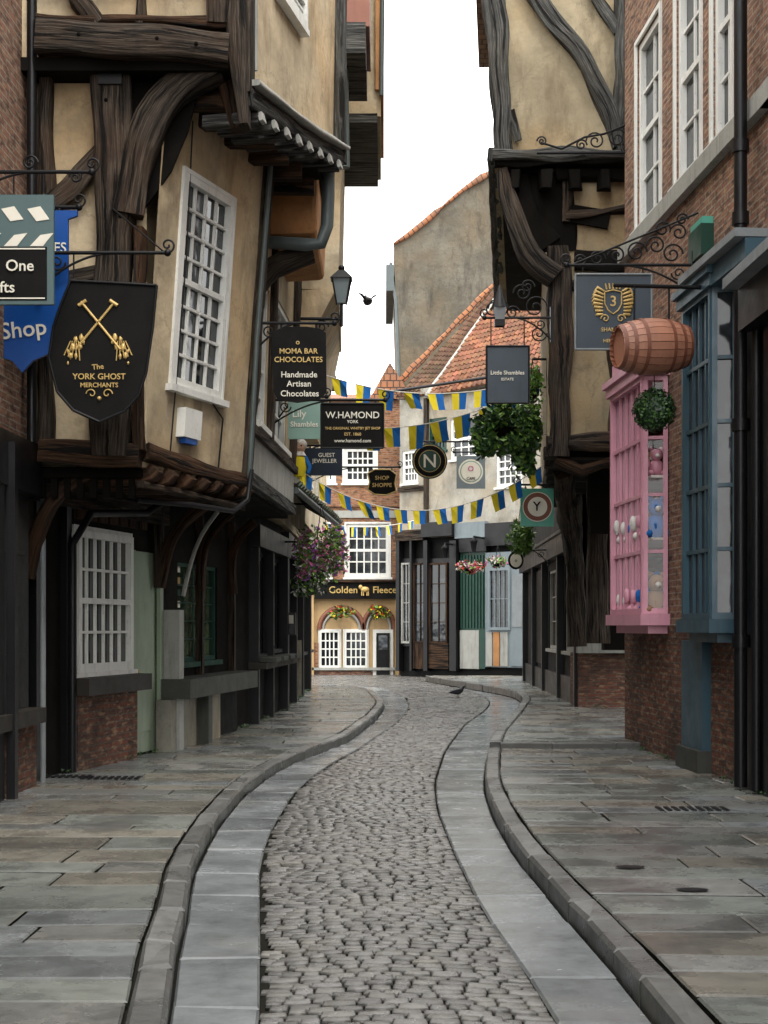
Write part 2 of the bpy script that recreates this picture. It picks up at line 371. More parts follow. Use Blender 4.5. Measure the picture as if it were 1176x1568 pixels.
def panel(mb,W,a0,a1,z0,z1,holes,mat,dep=.12):
    As=sorted({a0,a1}|{h[0] for h in holes}|{h[1] for h in holes}); Zs=sorted({z0,z1}|{h[2] for h in holes}|{h[3] for h in holes})
    As=[a for a in As if a0<=a<=a1]; Zs=[z for z in Zs if z0<=z<=z1]
    for i in range(len(As)-1):
        for j in range(len(Zs)-1):
            ca=(As[i]+As[i+1])/2;cz=(Zs[j]+Zs[j+1])/2
            if any(h[0]<ca<h[1] and h[2]<cz<h[3] for h in holes): continue
            mb.face([W.P(As[i],Zs[j]),W.P(As[i+1],Zs[j]),W.P(As[i+1],Zs[j+1]),W.P(As[i],Zs[j+1])],mat)
    for h in holes:
        for (p,q) in (((h[0],h[2]),(h[1],h[2])),((h[1],h[2]),(h[1],h[3])),((h[1],h[3]),(h[0],h[3])),((h[0],h[3]),(h[0],h[2]))):
            mb.face([W.P(p[0],p[1],0),W.P(q[0],q[1],0),W.P(q[0],q[1],-dep),W.P(p[0],p[1],-dep)],mat)
def window(mb,W,h,nx,ny,fm='wht',gm='glass',t=-.10,fw=.06,sash=True,bar=.024,sill=True,arch=0.):
    a0,a1,z0,z1=h
    mb.face([W.P(a0,z0,t),W.P(a1,z0,t),W.P(a1,z1,t),W.P(a0,z1,t)],gm)
    for (p,q,r,s) in ((a0,a0+fw,z0,z1),(a1-fw,a1,z0,z1),(a0+fw,a1-fw,z0,z0+fw*1.2),(a0+fw,a1-fw,z1-fw,z1)): wb(mb,W,p,q,r,s,t+.002,t+.075,fm)
    ia0,ia1,iz0,iz1=a0+fw,a1-fw,z0+fw*1.2,z1-fw
    for i in range(1,nx):
        a=ia0+(ia1-ia0)*i/nx; wb(mb,W,a-bar/2,a+bar/2,iz0,iz1,t+.003,t+.035,fm)
    for j in range(1,ny):
        z=iz0+(iz1-iz0)*j/ny; b=bar*(2.1 if sash and j==ny//2 else 1); wb(mb,W,ia0,ia1,z-b/2,z+b/2,t+.004,t+.04+(.02 if sash and j==ny//2 else 0),fm)
    if arch:
        for (p,q,r,s) in ((a0-arch,a0,z0,z1+arch),(a1,a1+arch,z0,z1+arch),(a0,a1,z1,z1+arch)): wb(mb,W,p,q,r,s,-.01,.03,fm)
    if sill: wb(mb,W,a0-.05-arch,a1+.05+arch,z0-.07,z0-.002,-.02,.08,fm)
def drain(g,pts,r=.05,mat='blk'):
    mb=g.p('drainpipe'); mb.tube(pts,r,mat,10)
# ================= ground =================
def lin(pts):
    pts=sorted(pts)
    def f0(d):
        if d<=pts[0][0]:
            (a,b),(c,e)=pts[0],pts[1]; return b+(e-b)/(c-a)*(d-a)*.6
        for (a,b),(c,e) in zip(pts,pts[1:]):
            if d<=c: return b+(e-b)*(d-a)/(c-a)
        return pts[-1][1]
    def f(d):
        w=.04*max(d,4); return sum(f0(d+w*k/3) for k in range(-3,4))/7
    return f
def gl(px,z): return [(GD(v,z),X(u,GD(v,z))) for u,v in px]
KZ=.12
KL=lin(gl([(190,1568),(215,1450),(235,1400),(255,1320),(300,1250),(350,1200),(395,1170),(440,1150),(510,1128),(560,1095),(578,1075),(560,1055),(500,1045)],KZ))
KR=lin(gl([(1105,1568),(1000,1460),(905,1370),(825,1290),(785,1235),(765,1190),(766,1150),(775,1125),(800,1095),(815,1072),(795,1060),(700,1045),(655,1038)],KZ))
CL=lin(gl([(400,1568),(400,1400),(398,1330),(412,1280),(450,1215),(490,1180),(545,1150),(605,1110),(627,1085),(622,1068),(590,1055),(540,1045),(480,1040)],0))
CR=lin(gl([(850,1568),(790,1470),(740,1400),(700,1320),(670,1245),(665,1200),(682,1150),(712,1110),(745,1088),(752,1074),(730,1062),(680,1050),(640,1043)],0))
KW=.17
def lw0(pts):
    def f(d):
        if d<=pts[0][0]: return pts[0][1]
        for (a,b),(c,e) in zip(pts,pts[1:]):
            if d<=c: return b+(e-b)*(d-a)/(c-a)
        return pts[-1][1]
    return f
WL=lw0([(-8,-4.1),(14.2,-3.75),(18.3,-2.85),(22.9,-2.19),(27,-1.95),(39,-1.96)])
WR=lw0([(-8,4.1),(13.6,3.65),(19.2,3.3),(19.5,4.0),(34,4.2),(44,6.0)])
BK=(.01,.01,.01)
def slab(mb,q,z,h,mat,col,g=.008,bv=.012,tilt=.004,side=None):
    c=V((sum(p[0] for p in q)/4,sum(p[1] for p in q)/4))
    def ins(p,k):
        v=V((p[0],p[1]))-c; 
        return c+V((v.x-math.copysign(min(k,abs(v.x)),v.x),v.y-math.copysign(min(k,abs(v.y)),v.y)))
    zz=[z+R(-tilt,tilt) for _ in q]; vs=[]
    for k,dz in ((g,-h),(g,-bv),(g+bv,0)):
        for p,a in zip(q,zz):
            r=ins(p,k); vs.append((r.x,r.y,a+dz))
    fs=[(8,9,10,11)];cl=[col]
    for r in (0,4):
        fs+=[(r+i,r+(i+1)%4,r+4+(i+1)%4,r+4+i) for i in range(4)]; cl+=[(side or BK) if r==0 else tuple(x*.7 for x in col)]*4
    mb.mesh(vs,fs,mat,cols=cl)
gr=MB(); gr.face([(-400,-60,-.06),(400,-60,-.06),(400,600,-.06),(-400,600,-.06)],'mort'); mkobj('ground',gr)
# setts
road=MB(); d=-1.5
def scol(d):
    k=R(.105,.195); w=.5+.5*noise.noise(V((d*.35,0,3.3))); return (k*(1.0+.09*w),k*(1+.02*w),k*R(.92,1.0))
while d<50:
    rh=R(.076,.090) if d<26 else R(.12,.15)
    l=CL(d);r=CR(d)
    if d>40: l=min(l,-1.2-(d-40)*1.2)
    if d>44: r=1.4
    x=l+R(-.02,.06)
    while x<r-.03:
        w=R(.075,.16) if d<26 else R(.14,.24)
        x1=min(x+w,r+R(-.01,.02))
        if r-x1<.05: x1=r
        cur=lambda xx: .03*math.sin(xx*1.7+d*.3)+.08*math.cos((xx-(l+r)/2)*1.3)
        h=R(-.0045,.0045); cam=.035*(1-((x-(l+r)/2)/max(.5,(r-l)/2))**2) if d<40 else .02
        y0,y1=d,d+rh; z=h+cam; tl=R(-.002,.002); ty=R(-.001,.004)
        vs=[];ww=x1-x; e=R(-.003,.003)
        for ix,iy,dz in ((.0015,.005,-.05),(.002,.0065,-.014),(.006,.010,-.003),(.014,.018,.001)):
            ii=min(ix,ww*.3)
            for (xx,yy,sx,sy) in ((x,y0,1,1),(x1,y0,-1,1),(x1,y1,-1,-1),(x,y1,1,-1)):
                vs.append((xx+sx*ii,yy+cur(xx)+sy*iy+e,z+dz+tl*sx-ty*sy))
        fs=[(12,13,14,15)]+[(r_+i,r_+(i+1)%4,r_+4+(i+1)%4,r_+4+i) for r_ in (0,4,8) for i in range(4)]
        c_=scol(d)
        road.mesh(vs,fs,'sett',cols=[c_]+[BK]*4+[tuple(q*.5 for q in c_)]*4+[tuple(q*.95 for q in c_)]*4,smooth=True)
        x=x1+.001
    d+=rh
for i in range(-2,50):
    road.face([(min(KL(i),-5 if i>39 else 9)+.02,i,-.022),(KR(i)-.02,i,-.022),(KR(i+1)-.02,i+1,-.022),(min(KL(i+1),-5 if i>=39 else 9)+.02,i+1,-.022)],'mort')
mkobj('cobbled_road',road)
gut=MB()
for side in (0,1):
    d=-1.5
    while d<40:
        l=R(.7,1.3); 
        if side==0: q=[(KL(d)+KW,d),(CL(d),d+R(-.03,.03)),(CL(d+l),d+l),(KL(d+l)+KW,d+l)]
        else: q=[(CR(d),d),(KR(d)-KW,d+R(-.03,.03)),(KR(d+l)-KW,d+l),(CR(d+l),d+l)]
        k=R(.20,.33); 
        if abs(q[0][0]-q[1][0])>.05: slab(gut,q,.012,.05,'gut',(k*.93,k,k*1.04),.007,.012,.007)
        d+=l
mkobj('stone_gutter',gut)
def kerb(f,sgn,name,hz):
    mb=MB(); d=-1.5
    while d<(39 if sgn>0 else 44):
        l=R(.5,1.1); k=R(.12,.22); a,b=f(d)+R(-.006,.006),f(d+l)+R(-.006,.006)
        q=[(a,d),(a+sgn*KW,d),(b+sgn*KW,d+l),(b,d+l)] if sgn>0 else [(a-KW,d),(a,d),(b,d+l),(b-KW,d+l)]
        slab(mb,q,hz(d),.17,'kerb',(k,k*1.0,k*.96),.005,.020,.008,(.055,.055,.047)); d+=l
    mkobj(name,mb)
STEP=18.6
hzr=lambda d: KZ+.004+(.07 if d>STEP else 0)
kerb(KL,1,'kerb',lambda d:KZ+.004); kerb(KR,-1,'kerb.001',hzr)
def pave(name,left):
    mb=MB(); d=-1.5; end=39 if left else 44
    while d<end:
        rh=R(.30,.58)
        if not left and d<STEP<d+rh: rh=STEP-d+.001
        d1=d+rh
        a,b=(WL(d)-.5,KL(d)) if left else (KR(d),WR(d)+.5)
        z=KZ if left or d<STEP-.001 else KZ+.07
        x=a
        def yy(xx,dd): return dd+(.05*math.sin(xx*1.3+1) if abs(dd-STEP)>.2 else 0)
        while x<b-.05:
            w=R(.6,1.7); x1=x+w
            if b-x1<.4: x1=b
            e0=x if x>a else (WL(d)-.5 if left else KR(d)); e0b=x if x>a else (WL(d1)-.5 if left else KR(d1))
            e1=x1 if x1<b else (KL(d) if left else WR(d)+.5); e1b=x1 if x1<b else (KL(d1) if left else WR(d1)+.5)
            k=R(.135,.255); tint=random.choice([(1,1,.94),(.93,1,1.02),(1.08,1,.84),(.95,1.02,.93)])
            if not left: k*=1.08
            slab(mb,[(e0,yy(x,d)),(e1,yy(x1,d)),(e1b,yy(x1,d1)),(e0b,yy(x,d1))],z,.05,'flag',(k*tint[0],k*tint[1],k*tint[2]),R(.005,.013),.010,.006)
            x=x1
        d=d1
    for i in range(-2,end):
        z=KZ-.045
        if left: mb.face([(WL(i)-.6,i,z),(KL(i),i,z),(KL(i+1),i+1,z),(WL(i+1)-.6,i+1,z)],'mort')
        else: mb.face([(KR(i),i,z),(WR(i)+.6,i,z),(WR(i+1)+.6,i+1,z),(KR(i+1),i+1,z)],'mort')
    if not left: # low stone step across the pavement
        x=KR(STEP)-.02
        while x<WR(STEP)+.3:
            w=R(.5,.9); k=R(.14,.2); slab(mb,[(x,STEP-.14),(x+w,STEP-.14),(x+w,STEP+.03),(x,STEP+.03)],KZ+.078,.09,'kerb',(k,k,k*.95),.003,.014,.004,(.075,.075,.068)); x+=w
    for (u,v) in (((95,1190),(170,1192)) if left else ((1060,1240),)):
        dd=GD(v,KZ); xx=X(u,dd)
        for k in range(9): mb.box(xx-.3+k*.07,xx-.265+k*.07,dd-.12,dd+.12,KZ+.004,KZ+.016,'iron')
    if not left:
        for (u,v) in ((965,1330),(1060,1365)):
            dd=GD(v,KZ); xx=X(u,dd); mb.mesh([(xx+.1*math.cos(t*.524),dd+.06*math.sin(t*.524),KZ+.013) for t in range(12)],[tuple(range(12))],'iron')
    mkobj(name,mb)
pave('pavement',True); pave('pavement.001',False)
# moss and small weeds in the wall foot joints
wd_=MB()
for _ in range(160):
    d=R(10,36); left=random.random()<.6; x=(WL(d)+R(.02,.12)) if left else (WR(d)-R(.02,.14))
    if not left and 19<d<26: continue
    for k in range(7):
        a=V((R(-1,1),R(-1,1),R(.2,1))).normalized(); b=a.orthogonal().normalized(); c=V((x+R(-.05,.05),d+R(-.05,.05),KZ+.015+(.07 if (not left and d>STEP) else 0)+R(0,.02))); s_=R(.008,.022)
        wd_.face([c-b*s_,c+a*s_*1.6,c+b*s_],random.choice(['leafd','leaf','leafd']))
mkobj('wall_foot_weeds',wd_)

# ================= LEFT: near brick shop L0 =================
g=G('brick_shop_building'); w=g.p('brick_walls'); t_=g.p('shopfront')
W0=Wall((-4.1,-6),(-3.53,14.2),1)
holes=[(k,k+1.0,5.2,7.2) for k in (2,5,8,11,14,17)]
panel(w,W0,0,W0.L,3.4,11,holes,'brickR')
for h in holes: window(g.p('windows'),W0,h,3,4)
w.prism([(-8,-6),(-4.4,-6),(-3.8,14.1),(-8,14.1)],0,11,'brickR')
wb(t_,W0,0,W0.L,.0,3.4,-.2,-.02,'blk'); wb(t_,W0,0,W0.L,3.0,3.5,-.02,.12,'blk'); wb(t_,W0,0,W0.L,.1,.75,-.02,.06,'brickD')
for k in range(0,14): wb(t_,W0,k*1.45,k*1.45+.14,.1,3.2,-.02,.1,'blk')
wb(t_,W0,0,W0.L,.75,.9,-.02,.16,'ledge')
wb(t_,W0,19.05,19.15,.1,3.4,.1,.18,'blk')
for z in (1.4,1.9,2.4): wb(t_,W0,18,20,z,z+.04,-.02,.02,'blk')
drain(g,[W0.P(19.9,3.5,.1),W0.P(19.9,11,.1)],.05)
g.done()
# ================= LEFT: timber framed building L1 =================
g=G('timber_framed_building'); pl=g.p('plaster_walls'); tb=g.p('timber_frame'); wn=g.p('windows'); gf=g.p('ground_floor_front')
LG1=Wall((-3.72,14.4),(-2.85,18.3),1); LG2=Wall((-2.85,18.3),(-2.19,22.9),1); LG3=Wall((-2.19,22.9),(-1.95,27),1)
hw=LG1.Rc(113,818,209,1027); hd=LG1.Rc(202,845,240,1150); hw=(hw[0],min(hw[1],hd[0]-.1),hw[2],hw[3]); hd=(hd[0],hd[1],.14,hd[3])
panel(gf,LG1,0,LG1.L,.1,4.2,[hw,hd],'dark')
window(wn,LG1,hw,6,4,fw=.08,t=-.01,arch=.05,bar=.03)
wb(gf,LG1,hd[0],hd[1],hd[2],hd[3],-.06,-.02,'green')
for z in (.4,1.3): wb(gf,LG1,hd[0]+.12,hd[1]-.12,z,z+.7,-.02,-.003,'green')
for (p,q) in ((hd[0]-.06,hd[0]),(hd[1],hd[1]+.1)): wb(gf,LG1,p,q,.12,hd[3],-.02,.05,'green')
gf.ball(LG1.P(hd[0]+.1,1.15,.03),.03,'gold',8,6)
a=LG1.Rc(100,1033,232,1058); wb(gf,LG1,a[0],hd[0]-.05,a[2],a[3],.0,.28,'ledge')
wb(gf,LG1,a[0]+.1,hd[0]-.07,.1,a[2],-.0,.10,'brickD')
for u in (45,92): 
    b=LG1.S(u); wb(gf,LG1,b,b+.12,.1,3.9,-.0,.08,'blk')
b=LG1.S(38); g.p('drainpipe').tube([LG1.P(b,.12,.2),LG1.P(b,3.4,.2)],.03,'lead',10)
q=LG1.S(98)
g.p('drainpipe').tube([LG1.P(q,.12,.1),LG1.P(q,2.6,.1),LG1.P(q+.25,2.95,.2),LG1.P(q+1.5,3.05,.35),LG1.P(q+1.8,3.5,.9)],.045,'iron',10)
for i in range(7): wb(gf,LG1,hw[0]+i*.3,hw[0]+i*.3+.24,hw[3]+.12,hw[3]+.4,.0,.04,'oakb')
wb(gf,LG1,0,LG1.L,3.0,3.4,.0,.10,'oak')
h2=LG2.Rc(272,865,332,1012)
panel(gf,LG2,0,LG2.L,.1,4.1,[h2],'dark'); window(wn,LG2,h2,4,5,'dgreen','glass2',fw=.05,sash=False,bar=.02)
for i in range(5):
    for j in range(8):
        a0=h2[0]+.08+i*(h2[1]-h2[0]-.16)/5; z0=h2[2]+.1+j*.16
        wb(wn,LG2,a0+.02,a0+(h2[1]-h2[0]-.16)/5-.05,z0,z0+.09,-.098,-.085,random.choice(['gold','gold','dgreen','offw']) if (i*7+j*3)%3==0 else 'glass2')
b=LG2.S(262,None,.1); wb(gf,LG2,b-.1,b+.1,.1,Z(935,19),.02,.24,'wht2')
a=LG2.Rc(274,1022,383,1058,.3); wb(gf,LG2,a[0]+.1,a[1],a[2]-.02,a[3]-.1,.0,.42,'stonesill')
wb(gf,LG2,a[0],a[1]-1.4,.1,a[2]-.03,.0,.2,'basewall'); wb(gf,LG2,a[1]-1.35,a[1]-.1,.1,a[2]-.03,.0,.12,'blkm')
wb(gf,LG2,a[0]+1.2,a[0]+1.4,.1,a[2],.2,.36,'stonesill')
def brace(mb,p0,p1,bow,w,h,nrm,mat,jit=.008,n=9):
    p0=V(p0);p1=V(p1);bow=V(bow);mb.sweep([p0.lerp(p1,i/n)+bow*math.sin(math.pi*i/n) for i in range(n+1)],w,h,nrm,mat,jit)
for W_,b,ln in ((LG1,.12,.8),(LG1,3.75,.75),(LG2,1.6,.5),(LG2,3.4,.4)):
    p0=W_.P(b,2.2,.05); p1=W_.P(b,3.3,ln); brace(tb,p0,p1,W_.P(b,0,0)-W_.P(b,0,.14)+V((0,0,.14)),.14,.10,W_.d.to_3d(),'oakb')
    wb(tb,W_,b-.05,b+.05,.9 if W_ is LG2 else 2.2,3.3,.0,.1,'oak')
p=LG2.P(.25,2.1,.2); brace(tb,p,LG2.P(.3,3.2,.65),V((-.05,0,.1)),.05,.05,LG2.d.to_3d(),'wht2',.002)
panel(gf,LG3,0,LG3.L,.1,4.1,[(.5,1.7,1.25,2.9),(2.3,3.7,1.3,2.9)],'blkm')
for h in ((.5,1.7,1.25,2.9),(2.3,3.7,1.3,2.9)): window(wn,LG3,h,3,2,'blk',sash=False)
for k in (.1,1.85,3.85): wb(gf,LG3,k,k+.14,.1,3.2,.0,.16,'blk')
wb(gf,LG3,0,LG3.L,1.02,1.12,.0,.3,'ledge')
for i,k in enumerate((.3,1.3,2.2,3.1)): wb(gf,LG3,k,k+.6,1.13,1.20,.05,.42,'stonesill')
wb(gf,LG3,0,4,3.0,3.35,.0,.2,'blk')
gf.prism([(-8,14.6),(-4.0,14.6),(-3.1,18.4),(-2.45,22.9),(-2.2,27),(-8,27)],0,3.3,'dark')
# first floor
E1=Wall((-4.6,14.2),(-2.35,14.2),1)
panel(pl,E1,0,E1.L-.02,3.4,7.3,[],'cream')
XB,YB=-1.60,16.4
S1=Wall((-2.42,14.2),(XB,YB),1,lean=.075,zr=3.4)
hs=S1.Rc(270,290,347,602)
panel(pl,S1,0,S1.L,3.3,7.1,[hs],'cream',dep=.16)
window(wn,S1,hs,4,8,fw=.075,t=-.05,arch=.045,bar=.028)
pl.hexa([(-8,14.4,3.32),(-2.68,14.4,3.32),(XB-.25,YB,3.32),(-8,YB,3.32)],[(-8,14.4,7.1),(-2.45,14.4,7.1),(XB-.1,YB,7.1),(-8,YB,7.1)],'cream')
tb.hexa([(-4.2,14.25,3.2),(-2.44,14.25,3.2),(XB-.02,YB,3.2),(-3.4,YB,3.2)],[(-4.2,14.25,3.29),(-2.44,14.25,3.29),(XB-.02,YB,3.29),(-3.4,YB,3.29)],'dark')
tb.sweep([S1.P(0,3.44,.02),S1.P(S1.L,3.36,.02)],.16,.14,S1.n3(),'oakb',.012,.2)
for i in range(7):
    a_=.14+i*.35+R(-.03,.03)
    tb.sweep([S1.P(a_,3.24,-.9),S1.P(a_,3.2,-.1),S1.P(a_,3.24,.04),S1.P(a_,3.30,.09)],[.14,.14,.14,.10],.15,(0,0,1),'oakb',.008)
tb.sweep([S1.P(0,3.13,.0),S1.P(S1.L,3.08,-.02)],.06,.09,S1.n3(),'oak',.006,.2)
for i in range(12): tb.box(-4.0+i*.13,-3.94+i*.13,14.3,14.4,3.0,3.2,'dark')
def eb(mb,pts,d,w,h,mat='oak',jit=.013): mb.sweep([(X(u,d),d,Z(v,d)) for u,v in pts],w,h,(0,-1,0),mat,jit,.14)
eb(tb,[(172,80),(176,300),(172,520),(168,700)],14.08,.36,.26)
eb(tb,[(216,690),(208,500),(214,350)],14.08,.10,.2,'oakb')
eb(tb,[(60,330),(110,290),(160,225)],14.1,.18,.14)
eb(tb,[(62,690),(215,700)],14.1,.24,.24,'oakb')
eb(tb,[(66,430),(150,420)],14.1,.12,.12)
eb(tb,[(70,90),(70,690)],14.1,.14,.14)
wb(tb,E1,0,.95,3.3,7.3,-.0,.02,'brickR')
eb(tb,[(196,330),(208,260),(232,180),(275,125),(330,98)],14.02,.30,.22)
tb.plate([(X(u,14.15),Z(v,14.15)) for u,v in ((196,100),(335,100),(300,150),(288,200),(262,262),(228,310),(200,340))],14.15,.04,'dark')  # tapered dark plate, paints in the deep shade under the jetty
for (u,v) in ((160,110),(186,112),(162,150),(184,330),(165,430),(180,560),(120,66),(240,72),(300,80)): tb.ball((X(u,13.95 if v>100 else 13.68),13.95 if v>100 else 13.69,Z(v,13.9)),.020,'dark',7,5)
tb.box(X(150,13.93),X(186,13.93),13.93,13.95,Z(128,13.93),Z(108,13.93),'iron')
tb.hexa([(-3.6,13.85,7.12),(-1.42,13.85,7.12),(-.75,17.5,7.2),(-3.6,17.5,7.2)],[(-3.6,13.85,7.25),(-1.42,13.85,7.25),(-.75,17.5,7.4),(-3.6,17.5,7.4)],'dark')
for i in range(6):
    y=14.3+i*.55; tb.sweep([(-2.6,y,6.98),(-1.5+.21*(y-13.9),y,6.98)],.16,.18,(0,0,1),'oakb',.008)
pl.hexa([(-8,13.9,7.2),(-1.40,13.9,7.2),(-.62,17.5,7.4),(-8,17.5,7.4)],[(-8,13.9,12.5),(-1.5,13.9,12.5),(-.52,17.5,12.5),(-8,17.5,12.5)],'cream')
eb(tb,[(58,58),(200,68),(352,78)],13.82,.30,.26); eb(tb,[(58,30),(352,40)],13.84,.09,.2,'oakb')
eb(tb,[(58,-60),(360,-60)],13.82,.3,.2)
eb(tb,[(150,40),(120,0),(100,-60)],13.82,.18,.16); eb(tb,[(332,40),(337,-60)],13.82,.22,.2); eb(tb,[(215,40),(215,-60)],13.84,.08,.16)
eb(tb,[(364,-70),(364,60),(368,120),(377,195)],13.84,[.16,.17,.16,.09],.26)
eb(tb,[(322,90),(345,120),(362,200)],14.2,[.28,.22,.10],.2,'oakb')
S2=Wall((-1.36,13.88),(-.57,17.5),1)
hq=S2.Rc(425,-60,462,18); window(wn,S2,hq,2,4,t=.0,fw=.06)
tb.sweep([S2.P(-.02,6.86,.03),S2.P(S2.L*.5,7.12,.03),S2.P(S2.L,7.45,.03)],.16,.12,S2.n3(),'oakg',.008,.2)
tb.sweep([S2.P(-.02,7.0,.08),S2.P(S2.L*.5,7.24,.08),S2.P(S2.L,7.58,.08)],.05,.16,S2.n3(),'wht2',.004,.2)
for i in range(8):
    a=.25+i*.45; z=6.7+.17*a; tb.sweep([S2.P(a,z,-.5),S2.P(a,z,.08)],.13,.12,(0,0,1),'oakg',.006)
    tb.sweep([S2.P(a,z-.001,.08),S2.P(a,z+.01,.12)],.12,.10,(0,0,1),'wht2',.004)
tb.sweep([S2.P(.02,6.9,.03),S2.P(.05,12,.03)],.14,.1,S2.n3(),'oak',.006,.2)
tb.sweep([S2.P(.2,7.2,.04),S2.P(.2,12,.04)],.04,.05,S2.n3(),'wht2',.002,.4)
tb.sweep([S2.P(S2.L,7.4,.03),S2.P(S2.L,12,.03)],.14,.14,S2.n3(),'oakg',.006,.2)
a=S1.Rc(278,628,304,672,.06); al=g.p('alarm_box'); wb(al,S1,a[0],a[1],a[2],a[3],.0,.1,'wht'); wb(al,S1,a[0]+.06,a[1]-.06,a[2]-.06,a[2]-.002,.01,.09,'shopblue')
g.p('cables').tube([S1.P(S1.S(330),3.4,.03),S1.P(S1.S(332),4.0,.03),S1.P(S1.S(305),4.2,.03)],.010,'blk',5)
g.p('cables').tube([S1.P(S1.S(257),3.5,.02),S1.P(S1.S(262),5.5,.02),S1.P(S1.S(258),6.9,.02)],.008,'blk',5)
drain(g,[S1.P(S1.L-.1,3.4,.1),S1.P(S1.L-.15,5,.1),S1.P(S1.L-.1,7,.1)],.03,'pipe')
drain(g,[S1.P(.3,3.0,-.2),S1.P(1.,3.0,.05),S1.P(1.9,3.0,.1),S1.P(2.2,3.15,.12),S1.P(2.25,3.5,.12)],.03,'iron')
tb.sweep([S1.P(S1.L-.05,3.4,.02),S1.P(S1.L-.02,7.1,.02)],.12,.14,S1.n3(),'oak',.01,.2)
g.done()

# ================= LEFT: L2 jettied shop =================
g=G('jettied_chocolate_shop'); pl=g.p('plaster_walls'); tb=g.p('timber_frame'); wn=g.p('windows')
S3=Wall((-1.62,16.5),(-1.40,21),1,lean=.03,zr=3.5)
hA=S3.Rc(393,485,409,672); hB=S3.Rc(414,470,436,668); hA=(max(hA[0],.4),hA[1],4.2,6.0); hB=(hA[1]+.35,min(4.1,hA[1]+2.2),4.2,6.1)
panel(pl,S3,0,S3.L,3.45,7.6,[hA,hB],'cream2'); window(wn,S3,hA,3,5); window(wn,S3,hB,4,5)
pl.prism([(-7,16.5),(-1.8,16.5),(-1.6,21),(-7,21)],3.4,7.6,'cream')
wb(pl,S3,0,S3.L,3.5,3.95,.0,.06,'wht2'); wb(tb,S3,-.05,S3.L,3.35,3.5,-.05,.1,'oakg'); wb(tb,S3,-.05,S3.L,3.95,4.05,.0,.12,'oak')
for k in (0.02,hA[1]+.05,4.3): tb.sweep([S3.P(k+.1,4.0,.03),S3.P(k+.1,7.5,.03)],.16,.12,S3.n3(),'oak',.01,.2)
tb.prism([(-3,16.5),(-1.65,16.5),(-1.42,21),(-3,21)],3.30,3.39,'dark')
ob=g.p('ochre_bay'); Y=17.6
x0,x1=X(408,Y),X(490,Y); ob.hexa([(x0,Y,Z(360,Y)),(x1-.05,Y,Z(358,Y)),(x1-.05,20,Z(358,Y)),(x0,20,Z(362,Y))],[(x0,Y,7.7),(x1,Y,7.7),(x1,20,7.7),(x0,20,7.7)],'orange'); ob.bev=.06
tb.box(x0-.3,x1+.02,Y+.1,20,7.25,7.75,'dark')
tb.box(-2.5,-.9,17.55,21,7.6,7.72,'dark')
drain(g,[(X(503,Y),Y-.1,7.6),(X(503,Y),Y-.1,Z(300,Y)),(X(501,Y),Y-.1,Z(350,Y)),(X(492,Y),Y-.1,Z(376,Y)),(X(470,Y),Y-.1,Z(378,Y)),(X(402,Y),Y,Z(370,Y))],.08,'pipe')
drain(g,[(X(402,Y),Y,Z(370,Y)),(X(396,Y),Y,Z(450,Y)),(X(386,17.5),17.5,Z(690,17.5))],.035,'pipe')
eb(tb,[(386,480),(398,425),(430,396),(480,388)],17.75,[.10,.24,.26,.14],.2,'oak')
g.done()
# ================= LEFT: L3 tall building =================
g=G('tall_rendered_building'); pl=g.p('walls')
pl.hexa([(-7,21.4,6.6),(X(518,21.4),21.4,6.8),(-.87,29,7.3),(-7,29,7.3)],[(-7,21.4,16),(X(544,23),21.4,16),(-.67,29,16),(-7,29,16)],'cream2')
pl.hexa([(-3,21.3,5.2),(-1.42,21.3,5.4),(-1.3,29,5.4),(-3,29,5.2)],[(-3,21.35,6.6),(X(516,21.4),21.35,6.8),(-.9,29,7.3),(-3,29,7.3)],'cream')
ub=g.p('upper_bay'); d_=24.5
ub.box(-1.2,X(583,d_),d_,28,Z(178,d_),Z(20,d_)+3,'cream2'); ub.box(-1.2,X(578,d_),d_-.08,28,Z(190,d_),Z(176,d_),'oakg'); ub.box(X(575,d_),X(588,d_),d_-.1,28,Z(140,d_),Z(0,d_)+3,'orange')
ub.box(X(515,20.8),X(566,20.8),20.8,22.5,Z(40,20.8),Z(40,20.8)+2.5,'redb'); ub.box(X(513,20.7),X(560,20.7),20.6,22.5,Z(85,20.7),Z(38,20.7),'oakg')
ub.tube([(X(584,d_),d_-.12,Z(150,d_)),(X(586,d_),d_-.12,Z(-40,d_))],.04,'pipe')
g.p('drainpipe').tube([(X(526,21),21.2,Z(250,21)),(X(524,21),21.2,Z(130,21)),(X(522,21),21.2,12)],.09,'pipe',10)
S4=Wall((-1.62,21.1),(-1.55,38.5),1); lo=g.p('lower_walls'); wn=g.p('windows')
hs=[(1.2,2.6,4.7,6.1),(4.2,5.6,4.7,6.1),(8,9.2,4.7,6.1),(12,13.4,4.7,6.1)]
panel(lo,S4,0,S4.L,3.8,8.2,hs,'cream2'); 
for h in hs: window(wn,S4,h,3,4)
lo.prism([(-7,21.1),(-1.85,21.1),(-1.8,38.5),(-7,38.5)],3.6,8.2,'cream2')
LG4=Wall((-1.95,27),(-1.96,38.5),1); hs=[(.5,2.2,1.1,3.0),(3.2,4.8,1.1,3.0),(6.0,8.0,1.1,3.0),(9,11,1.1,3.0)]
panel(lo,LG4,0,LG4.L,.1,3.8,hs,'blkm')
for h in hs: window(wn,LG4,h,3,2,'blk',sash=False)
lo.prism([(-7,27),(-2.15,27),(-2.15,38.45),(-7,38.45)],0,3.6,'blkm'); wb(lo,LG4,4.9,5.9,.12,1.4,.0,.1,'basewall')
wb(lo,LG4,0,LG4.L,3.1,3.5,.0,.15,'blk'); 
for k in (0,2.6,5.0,8.3): wb(lo,LG4,k,k+.16,.1,3.2,.0,.14,'blk')
